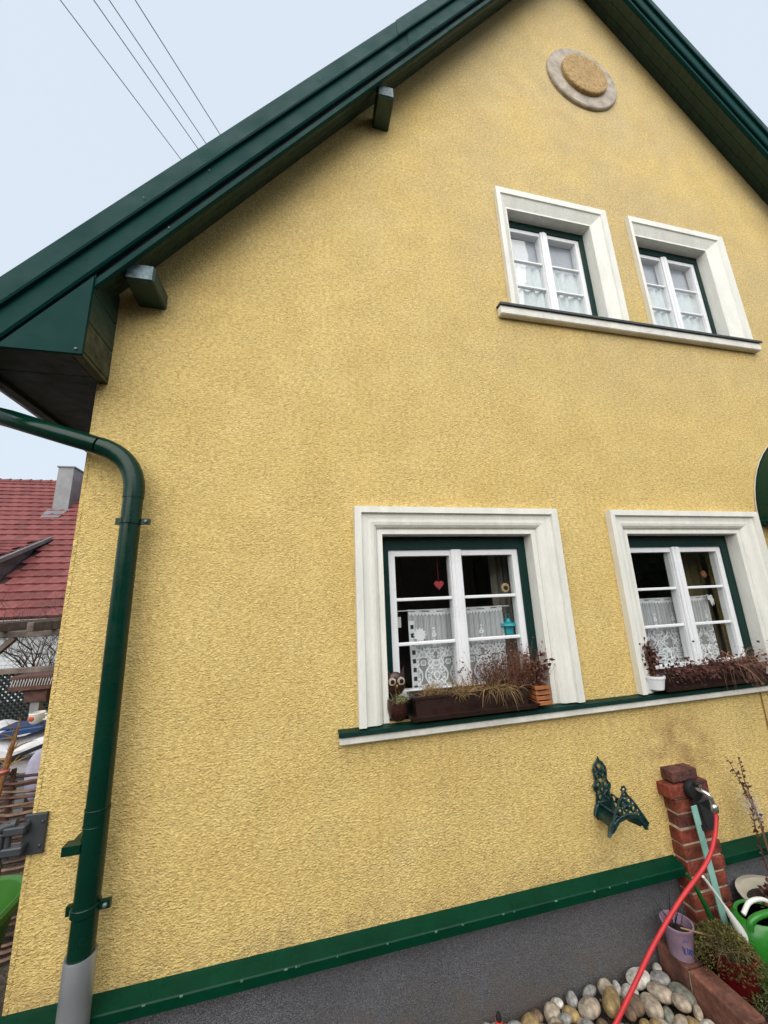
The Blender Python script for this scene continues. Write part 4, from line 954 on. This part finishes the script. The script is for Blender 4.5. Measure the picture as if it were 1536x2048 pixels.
def tile_mesh(uyv, uzv):
    b = MB(); prof = [(0, .016), (.035, .021), (.07, .014), (.12, .008), (.20, .006), (.26, .009), (.302, .016)]
    for s, lift in ((-.04, .048), (dl+.01, -.004)):
        for x, h in prof: b.v.append((x, uyv*s-uzv*(h+lift), uzv*s+uyv*(h+lift)))
    n = len(prof)
    for x, h in prof: b.v.append((x, uyv*(-.04)-uzv*(h-.004), uzv*(-.04)+uyv*(h-.004)))
    b.f = [(i, i+1, n+i+1, n+i) for i in range(n-1)]+[(2*n+i, 2*n+i+1, i+1, i) for i in range(n-1)]
    return b
proto = []
for m in TILE:
    me = bpy.data.meshes.new('roof_tile'); tb = tile_mesh(uy, uz); me.from_pydata(tb.v, [], tb.f); me.materials.append(m); proto.append(me)
q = random.Random(77); rest = MB(); tb = tile_mesh(uy, uz)
for r_ in range(rows):
    s = r_*dl; y_, z_ = plane_pt(s+.03, 0)
    f = r_/(rows-1); lo = -6.95+(-11.5+6.95)*f; hi = -5.15+(-8.05+5.15)*f
    k0 = int(math.floor(-24/tw))
    for k in range(k0, int(-2.2/tw)):
        x = k*tw+(.15 if r_ % 2 else 0)
        if -9.9 < x < -7.45 and 9.05 < y_ < 10.9: continue           # under the dormer
        if lo <= x <= hi:
            o = bpy.data.objects.new('roof_tile', proto[q.choice([0, 0, 1, 1, 2])]); C.objects.link(o); o.parent = nroof
            o.matrix_parent_inverse = Matrix.Translation(-Vector(nh.location)); o.location = (x+q.uniform(-.004, .004), y_, z_+q.uniform(0, .006))
        elif -17 < x:
            rest.add([(v[0]+x, v[1]+y_, v[2]+z_) for v in tb.v], tb.f)
o = own2(rest.build('roof_tiles', TILE[0], nroof), nh); o['kind'] = 'stuff'
b = MB()
for i in range(44):
    x = -17+i*.33
    own2(MB().tube([(x, RY, RZ-.02), (x+.30, RY, RZ-.01), (x+.345, RY, RZ+.0)], [.10, .115, .12], 8).build('ridge_tile', TILE[2], nroof, smooth=True), nh) if -12 < x < -7 else b.tube([(x, RY, RZ-.02), (x+.345, RY, RZ)], .115, 8)
o = own2(b.build('ridge_tiles', TILE[2], nroof), nh); o['kind'] = 'stuff'
# chimney in sheet metal
ZS_ = mat('grey_sheet_cladding', (.17, .175, .18, 1), .5, .2, var=.12, vscale=3)
ch = sub('chimney', nh); cx, cy = -8.02, 12.75
own2(MB().box(cx-.24, cx+.24, cy-.30, cy+.62, 4.3, 6.24).build('shaft', ZS_, ch, bevel=.01), nh)
own2(MB().box(cx-.27, cx+.27, cy-.33, cy+.65, 6.241, 6.29).build('cap', mat('dark_lead_cap', (.12, .125, .13, 1), .5), ch), nh)
own2(MB().box(cx+.2405, cx+.246, cy+.14, cy+.155, 4.9, 6.23).build('seam', ZS_, ch), nh)
p0 = plane_pt((cy-.75-EY)/uy, .05); p1 = plane_pt((cy-.30-EY)/uy, .05)
own2(MB().add([(cx-.26, *p0), (cx+.26, *p0), (cx+.30, *p1), (cx-.33, *p1)], [(0, 1, 2, 3)]).build('flashing', ZS_, ch), nh)
# shed dormer
dm = sub('dormer', nh); xd = -7.42
zr = lambda y: EZ+SLP*(y-EY)
SLATE = mat('grey_slate_cladding', (.115, .10, .105, 1), .6, var=.25, vscale=4)
own2(MB().add([(xd, 9.25, zr(9.25)), (xd, 9.25, 2.60), (xd, 10.95, 3.40), (xd-2.6, 9.25, zr(9.25)), (xd-2.6, 9.25, 2.60), (xd-2.6, 10.95, 3.40)], [(0, 1, 2), (3, 5, 4), (0, 3, 4, 1)]).build('cheek', SLATE, dm), nh)
for i in range(4):
    zz = 1.95+i*.32; ya = 9.25; yb = min(10.95, EY+(zz-EZ)/SLP)
    if yb > ya+.1: own2(MB().box(xd+.001, xd+.006, ya, yb-.02, zz, zz+.012).build('slate_joint', mat('dark_joint', (.05, .045, .05, 1), .7), dm), nh)
dsl = (3.44-2.56)/(11.0-9.1); dL = math.hypot(11.0-9.1, .88); du, dz_ = 1.9/dL, .88/dL
b = MB()
for x in (-10.1, xd+.10): b.v += [(x, 9.1, 2.60), (x, 11.0, 3.48), (x, 11.0, 3.40), (x, 9.1, 2.52)]
b.f = [(0, 1, 2, 3), (4, 5, 6, 7)]+[(j, (j+1) % 4, 4+(j+1) % 4, 4+j) for j in range(4)]
own2(b.build('dormer_deck', mat('roof_underlay', (.06, .03, .028, 1), .9), dm), nh)
own2(MB().bar((xd+.11, 9.08, 2.585), (xd+.11, 11.02, 3.485), .07, .10).build('verge_flashing', ZS_, dm), nh)
tb2 = tile_mesh(du, dz_); me2 = []
for m in TILE:
    me = bpy.data.meshes.new('dormer_tile'); me.from_pydata(tb2.v, [], tb2.f); me.materials.append(m); me2.append(me)
for r_ in range(7):
    for k in range(7):
        o = bpy.data.objects.new('roof_tile', q.choice(me2)); C.objects.link(o); o.parent = dm; o.matrix_parent_inverse = Matrix.Translation(-Vector(nh.location))
        s = .03+r_*.285; o.location = (xd-.26-k*tw-(.15 if r_ % 2 else 0), 9.1+du*s, 2.605+dz_*s)
# walls, gutter, siding
WHW = mat('white_siding', (.62, .66, .68, 1), .6, var=.06, vscale=4)
z = GZ; i = 0
while z < 1.02:
    P(MB().box(-24, -1.9, 8.86, 8.93, z, min(1.05, z+.193)).build('siding_plank', WHW, nh)); z += .2
P(MB().box(-24, -1.9, 8.935, 14.2, GZ, 1.0).build('wall', mat('grey_wall_core', (.3, .3, .3, 1), .8), nh))
P(MB().box(-24, -1.9, 8.34, 8.42, 1.03, 1.17).build('fascia', mat('pale_grey_fascia', (.34, .34, .32, 1), .7), nh))
P(MB().tube([(-24, 8.28, 1.10), (-1.9, 8.28, 1.10)], .055, 10).build('gutter', mat('grey_brown_gutter', (.12, .11, .10, 1), .45, .3), nh, smooth=True))
P(MB().box(-24, -1.9, 8.43, 8.85, 1.02, 1.06).build('eave_soffit', mat('grey_green_soffit', (.42, .43, .40, 1), .7), nh))

# ------------------------------------------------------------------ pergola, shrub, lattice, feeder, yard clutter
TIMB = mat('weathered_grey_timber', (.16, .125, .105, 1), .8, var=.35, vscale=8, bump=.004, bscale=30, stretch=(1, 1, 1))
pg = thing('pergola', 'weathered timber pergola in front of the red roofed house', 'pergola', (-3.6, 4.0, GZ))
def PG(o): return own(o, pg)
PG(MB().box(-6.4, -2.2, 3.97, 4.05, 1.005, 1.085).build('beam', TIMB, pg, bevel=.006))
for x in (-5.9, -4.05, -2.5): PG(MB().box(x-.05, x+.05, 3.96, 4.06, GZ, 1.003).build('post', TIMB, pg, bevel=.006))
PG(MB().bar((-4.0, 4.01, .60), (-3.62, 4.01, 1.0), .06, .075, (0, 1, 0)).build('brace', TIMB, pg))
for i, x in enumerate((-4.25, -3.72, -3.18, -2.7)): PG(MB().box(x-.035, x+.035, 3.5, 6.2, 1.087, 1.20).build('rafter', TIMB, pg, bevel=.005))

def branchy(b, p, d, L, r, depth, q):
    p = Vector(p); d = Vector(d).normalized(); pts = [p]; n = 4
    for i in range(n):
        d = (d+Vector((q.uniform(-.25, .25), q.uniform(-.25, .25), q.uniform(-.1, .18)))).normalized(); p = p+d*(L/n); pts.append(p)
    b.tube(pts, [r*(1-.6*i/n) for i in range(n+1)], 4, False)
    if depth:
        for k in range(q.choice([3, 4, 4])):
            s = pts[q.randrange(1, n+1)]; a = d.orthogonal().normalized(); a.rotate(Matrix.Rotation(q.uniform(0, 6.28), 3, d))
            branchy(b, s, d*.8+a*q.uniform(.5, .95), L*q.uniform(.5, .75), r*.52, depth-1, q)
def shrub(x, y_, z_, n, L, r, depth, seed, label, lean=(0, 0)):
    q = random.Random(seed); t = thing('bare_shrub', label, 'shrub', (x, y_, z_)); tr = MB(); cr = MB()
    tr.tube([(x, y_, z_), (x+.01, y_, z_+.15), (x, y_+.01, z_+.3)], [r*1.6, r*1.3, r*1.2], 6)
    for i in range(n): branchy(cr, (x, y_, z_+.25), (q.uniform(-.5, .5)+lean[0], q.uniform(-.4, .4)+lean[1], 1), L, r, depth, q)
    BK = mat('dark_twig_bark', (.085, .062, .05, 1), .9, var=.3, vscale=10)
    own(tr.build('trunk', BK, t, smooth=True), t); own(cr.build('branches', BK, t), t); return t
shrub(-3.62, 5.2, GZ, 10, 1.25, .02, 3, 5, 'bare leafless shrub rising past the red roof beside the house corner')
shrub(-4.55, 6.4, GZ, 6, .75, .016, 3, 9, 'smaller bare shrub behind the pergola beam')

LG = mat('dark_green_lattice', (.004, .012, .012, 1), .6, var=.2)
lt = thing('lattice_fence', 'dark green diagonal lattice fence behind the yard table', 'fence', (-3.2, 3.6, GZ))
lx0, lx1, lz0, lz1 = -4.3, -2.25, GZ+.02, .605; step = .047
def clipseg(c, sgn):
    # line z = sgn*x + c clipped to the panel
    pts = []
    for x in (lx0, lx1):
        z = sgn*x+c
        if lz0 <= z <= lz1: pts.append((x, z))
    for z in (lz0, lz1):
        x = (z-c)/sgn
        if lx0 < x < lx1: pts.append((x, z))
    return sorted(pts)[:2] if len(pts) >= 2 else None
for sgn, yy in ((1, 3.60), (-1, 3.612)):
    c = lz0-max(sgn*lx0, sgn*lx1); cmax = lz1-min(sgn*lx0, sgn*lx1)
    while c < cmax:
        sg = clipseg(c, sgn)
        if sg and math.dist(*sg) > .05: own(MB().bar((sg[0][0], yy, sg[0][1]), (sg[1][0], yy, sg[1][1]), .026, .010, (0, -1, 0)).build('slat', LG, lt), lt)
        c += step*1.414
own(MB().box(lx0-.05, lx1+.05, 3.57, 3.65, .607, .668).build('top_rail', TIMB, lt, bevel=.005), lt)
own(MB().box(lx0-.05, lx0-.001, 3.58, 3.64, GZ, .606).build('post', TIMB, lt), lt)

ft = thing('bird_feeder', 'brown slatted bird feeder on a grey post in front of the lattice', 'bird feeder', (-2.72, 3.0, GZ))
FB = mat('red_brown_feeder_wood', (.10, .045, .035, 1), .8, var=.3, vscale=20)
own(MB().box(-2.752, -2.672, 2.96, 3.04, GZ, .52).build('post', mat('grey_post_paint', (.27, .26, .27, 1), .8, var=.15), ft), ft)
own(MB().box(-2.93, -2.55, 2.88, 3.12, .521, .565).build('floor_board', FB, ft, bevel=.004), ft)
own(MB().box(-2.93, -2.55, 2.88, 3.12, .635, .665).build('roof_board', FB, ft, bevel=.004), ft)
for i in range(15):
    x = -2.91+i*.025; own(MB().bar((x, 2.885, .566), (x+.012, 2.885, .634), .008, .006, (0, 1, 0)).build('rail', mat('pale_feeder_rail', (.5, .46, .44, 1), .8), ft), ft)
own(MB().box(-2.80, -2.60, 2.93, 3.07, .4, .519).build('bracket', FB, ft), ft)

# cloth covered table
tb_ = thing('garden_table', 'iron garden table frame under a crumpled white cloth by the house corner', 'table', (-2.3, 2.0, GZ))
FRM = mat('grey_iron_frame', (.10, .10, .11, 1), .5, .3)
own(MB().box(-2.9, -1.75, 1.62, 2.5, .24, .262).build('table_top', FRM, tb_), tb_)
own(MB().bar((-2.9, 1.60, .115), (-1.7, 1.60, .135), .03, .035).build('stretcher', FRM, tb_), tb_)
own(MB().bar((-2.55, 1.58, .10), (-1.75, 1.60, .37), .022, .028).build('brace', mat('black_iron', (.015, .015, .017, 1), .5), tb_), tb_)
for x in (-2.86, -1.80):
    for y_ in (1.66, 2.46): own(MB().box(x-.016, x+.016, y_-.016, y_+.016, GZ, .239).build('leg', FRM, tb_), tb_)
b = MB(); nx, ny = 40, 30; q = random.Random(2)
def hgt(u, v):
    return .30+.085*math.exp(-((u-.30)/.22)**2-((v-.5)/.4)**2)+.05*math.exp(-((u-.75)/.2)**2)+.018*math.sin(u*23+v*9)+.014*math.sin(u*11-v*17)
for j in range(ny+1):
    for i in range(nx+1):
        u, v = i/nx, j/ny; x = -2.95+1.25*u; y_ = 1.56+.95*v; z = hgt(u, v)
        if v < .12: z = z-(.12-v)/.12*(.17+.04*math.sin(u*19)); y_ = 1.56+.95*.10+.02*math.sin(u*26)
        b.v.append((x, y_, z))
b.f = [(j*(nx+1)+i, j*(nx+1)+i+1, (j+1)*(nx+1)+i+1, (j+1)*(nx+1)+i) for j in range(ny) for i in range(nx)]
tag(b.build('table_cloth', mat('grey_white_tarp', (.66, .66, .68, 1), .45, var=.12, vscale=5), None, smooth=True), 'crumpled white plastic sheet thrown over the garden table', 'sheet')
t = thing('blue_tray', 'dark blue plastic tray lying on the white sheet', 'tray', (-2.10, 1.8, .36))
own(MB().prism([(-2.28, .372), (-1.97, .404), (-1.95, .44), (-2.22, .425)], 1.70, 1.95).build('tray', mat('navy_plastic', (.02, .055, .16, 1), .4), t, bevel=.006), t)
own(MB().box(-2.26, -1.97, 1.72, 1.93, .43, .440).build('tray_rim', mat('navy_plastic_b', (.015, .04, .11, 1), .4), t), t)
t = thing('ceramic_cup', 'white painted cup with an orange red heart on the blue tray', 'cup', (-2.05, 1.8, .44))
own(MB().lathe([(.030, .441), (.048, .46), (.055, .52), (.050, .525), (.045, .47)], (-2.05, 1.80, 0), 18).build('cup', WW, t, smooth=True), t)
own(MB().blob((-2.062, 1.752, .488), .022, .008, .020, 10, 8).build('painted_heart', mat('orange_red_paint', (.6, .07, .03, 1), .5), t, smooth=True), t)
own(MB().ring((-1.988, 1.79, .488), .022, .006, (0, 1, 0)).build('handle', WW, t, smooth=True), t)
t = thing('lavender_bag', 'pale lavender cloth bag hanging at the table end', 'bag', (-1.83, 1.5, GZ))
own(MB().blob((-1.83, 1.50, .16), .075, .05, .17, 14, 10, .12, 3).build('bag', mat('lavender_cloth', (.42, .40, .52, 1), .8, var=.15, vscale=14), t, smooth=True), t)
t = thing('maize_stalk', 'dried orange brown maize stalk tied with a pink ribbon behind the gate', 'plant', (-1.76, 1.0, GZ))
b = MB(); q = random.Random(14); b.tube(smoothpath([(-1.775, 1.0, GZ), (-1.765, 1.0, .1), (-1.745, 1.0, .42), (-1.71, 1.0, .66)], 6), [.007]*8+[.010, .012, .014, .015, .016, .015, .013, .011, .008, .005, .003], 8)
own(b.build('stalk', mat('orange_brown_husk', (.26, .12, .045, 1), .8, var=.35, vscale=40), t, smooth=True), t)
b = MB()
for i in range(22):
    f = q.random(); b.blade((-1.76+.05*f, 1.0, .30+.3*f), (q.uniform(-.8, .6), q.uniform(-.4, .4), q.uniform(.2, 1)), q.uniform(.06, .16), .014, .8, 5, q)
own(b.build('husk_leaves', STRAW, t), t)
own(MB().ring((-1.757, 1.0, .37), .022, .010, (0, 0, 1), 14, 6).build('ribbon', mat('pink_ribbon', (.5, .14, .15, 1), .6), t, smooth=True), t)
# wicker fence of woven willow rods
wk = thing('wicker_fence', 'woven brown willow fence low beside the house corner', 'fence', (-1.9, 1.05, GZ))
WR = [mat('willow_'+n, c, .7, var=.3, vscale=14) for n, c in (('brown', (.13, .062, .040, 1)), ('tan', (.25, .15, .10, 1)), ('dark', (.07, .035, .025, 1)))]
q = random.Random(6)
for i in range(46):
    z = GZ+.03+i*.0205; ph = (i % 2)*math.pi
    pts = [(-2.9+k*.075, 1.05+.022*math.sin(k*1.05+ph), z+q.uniform(-.004, .004)+.006*math.sin(k*.4+i)) for k in range(26)]
    own(MB().tube(pts, q.uniform(.0065, .0100), 5).build('rod', q.choice(WR), wk, smooth=True), wk)
for k in range(7): own(MB().tube([(-2.85+k*.28, 1.05, GZ), (-2.85+k*.28, 1.05, .36)], .014, 6).build('stake', WR[2], wk, smooth=True), wk)

# garden gate hinge plate and gate end at the house corner
gt = thing('garden_gate', 'dark grey metal gate hung on a hinge plate at the house corner', 'gate', (-1.03, -.02, .36))
pl_ = own(MB().box(-1.072, -.992, -.014, -.0005, .368, .512).build('hinge_plate', GREY_PLATE, gt, bevel=.004, seg=2), gt)
for x, z in ((-1.005, .398), (-1.005, .482), (-1.055, .49)): own(MB().lathe([(.006, -.014), (.006, -.0175), (.002, -.019)], (x, 0, z), 6, 'y').build('screw', GREY_PLATE, gt), gt)
for z in (.405, .475): own(MB().box(-1.118, -1.045, -.055, -.0145, z-.014, z+.014).build('hinge_arm', GREY_PLATE, gt, bevel=.004), gt)
own(MB().tube([(-1.105, -.035, .375), (-1.105, -.035, .505)], .011, 10).build('hinge_pin', GREY_PLATE, gt, smooth=True), gt)
own(MB().tube(smoothpath([(-1.085, -.03, .495), (-1.13, -.035, .485), (-1.20, -.04, .43), (-1.40, -.05, .30)], 6), .017, 10).build('top_bar', GREY_PLATE, gt, smooth=True), gt)
own(MB().box(-1.145, -1.118, -.05, -.02, GZ+.06, .47).build('gate_stile', GREY_PLATE, gt, bevel=.003), gt)
q = random.Random(3)
for k, (x, z, r_) in enumerate(((-1.185, .36, .030), (-1.19, .29, .026), (-1.17, .225, .022), (-1.24, .32, .028), (-1.23, .245, .024))):
    pts = [(x+(r_*(1-.6*i/20))*math.cos(i*.5+k), -.035, z+(r_*(1-.6*i/20))*math.sin(i*.5+k)) for i in range(21)]
    own(MB().tube(pts, .0048, 5).build('scroll', GREY_PLATE, gt, smooth=True), gt)
for z in (.20, .02, -.3): own(MB().box(-1.8, -1.119, -.043, -.027, z-.012, z+.012).build('rail', GREY_PLATE, gt), gt)
# light green plastic tub
tu = thing('green_tub', 'light green plastic tub at the left edge beside the house corner', 'tub', (-1.33, .22, GZ))
def rrect(cx, cy, hx, hy, r_, n=6):
    out = []
    for (sx, sy, a0) in ((1, 1, 0), (-1, 1, 90), (-1, -1, 180), (1, -1, 270)):
        for i in range(n+1):
            a = math.radians(a0+90*i/n); out.append((cx+sx*(hx-r_)+r_*math.cos(a), cy+sy*(hy-r_)+r_*math.sin(a)))
    return out
b = MB(); rings = [(.15, .20, -.30), (.205, .255, .045), (.215, .265, .06), (.235, .285, .06), (.238, .288, .092), (.225, .275, .10), (.210, .260, .092), (.200, .250, .045), (.15, .20, -.27)]
for hx, hy, z in rings: b.v += [(x, y_, z) for x, y_ in rrect(-1.413, .145, hx, hy, .15)]
n = 28
for k in range(len(rings)-1): b.f += [(k*n+j, k*n+(j+1) % n, (k+1)*n+(j+1) % n, (k+1)*n+j) for j in range(n)]
b.f += [tuple(range(n)), tuple((len(rings)-1)*n+j for j in range(n))]
own(b.build('tub_shell', mat('apple_green_plastic', (.045, .165, .022, 1), .4, var=.1), tu, smooth=True), tu)
own(MB().box(-1.53, -1.29, .0, .29, GZ, -.301).build('stand', FRM, tu), tu)

# ------------------------------------------------------------------ what the lower panes reflect: house and hedge across the yard
oh = thing('opposite_house', 'dark gabled house across the yard, seen as a faint reflection in the lower left window', 'house', (2, -14, GZ))
DKW = mat('dark_brown_boards', (.085, .07, .058, 1), .8, var=.3, vscale=2)
own(MB().prism([(-3.5, GZ), (7.5, GZ), (7.5, 3.2), (2.0, 7.2), (-3.5, 3.2)], -20, -13).build('wall', DKW, oh), oh)
for s in (-1, 1):
    a = (2.0, 7.45); c = (2.0+s*6.2, 2.95); own(MB().prism([a, c, (c[0], c[1]-.22), (a[0], a[1]-.22)], -20.4, -12.4).build('roof', mat('grey_roof_opposite', (.22, .22, .23, 1), .6), oh), oh)
for x in (-.4, 3.4):
    f = own(MB().box(x-.6, x+.6, -13.0, -12.95, .5, 1.9).build('window', WHITE_PVC, oh), oh); MB().box(x-.52, x+.52, -12.949, -12.94, .58, 1.82).build('pane', mat('dark_pane', (.02, .02, .025, 1), .1), f)
hg = MB(); q = random.Random(91)
for (x0, x1) in ((-26, -4.3), (8.3, 46)):
    for i in range(int((x1-x0)*110)):
        x = q.uniform(x0, x1); top = 4.6+.7*math.sin(x*.9)+.5*math.sin(x*2.3); z = GZ+(top-GZ)*q.random()**.8; y_ = -13.5-abs(q.gauss(0, .6))
        hg.leaf((x, y_, z), (q.uniform(-1, 1), q.uniform(-.2, 1), q.uniform(-.6, .8)), q.uniform(.25, .5), q.uniform(.16, .3), q)
    hg.box(x0, x1, -15.2, -14.3, GZ, 3.9)
o = hg.build('hedge', mat('dark_hedge_leaves', (.05, .07, .035, 1), .7, var=.3, island=.5)); o['kind'] = 'stuff'; tag(o, 'tall dark hedge across the yard reflected in the lower windows', 'hedge')
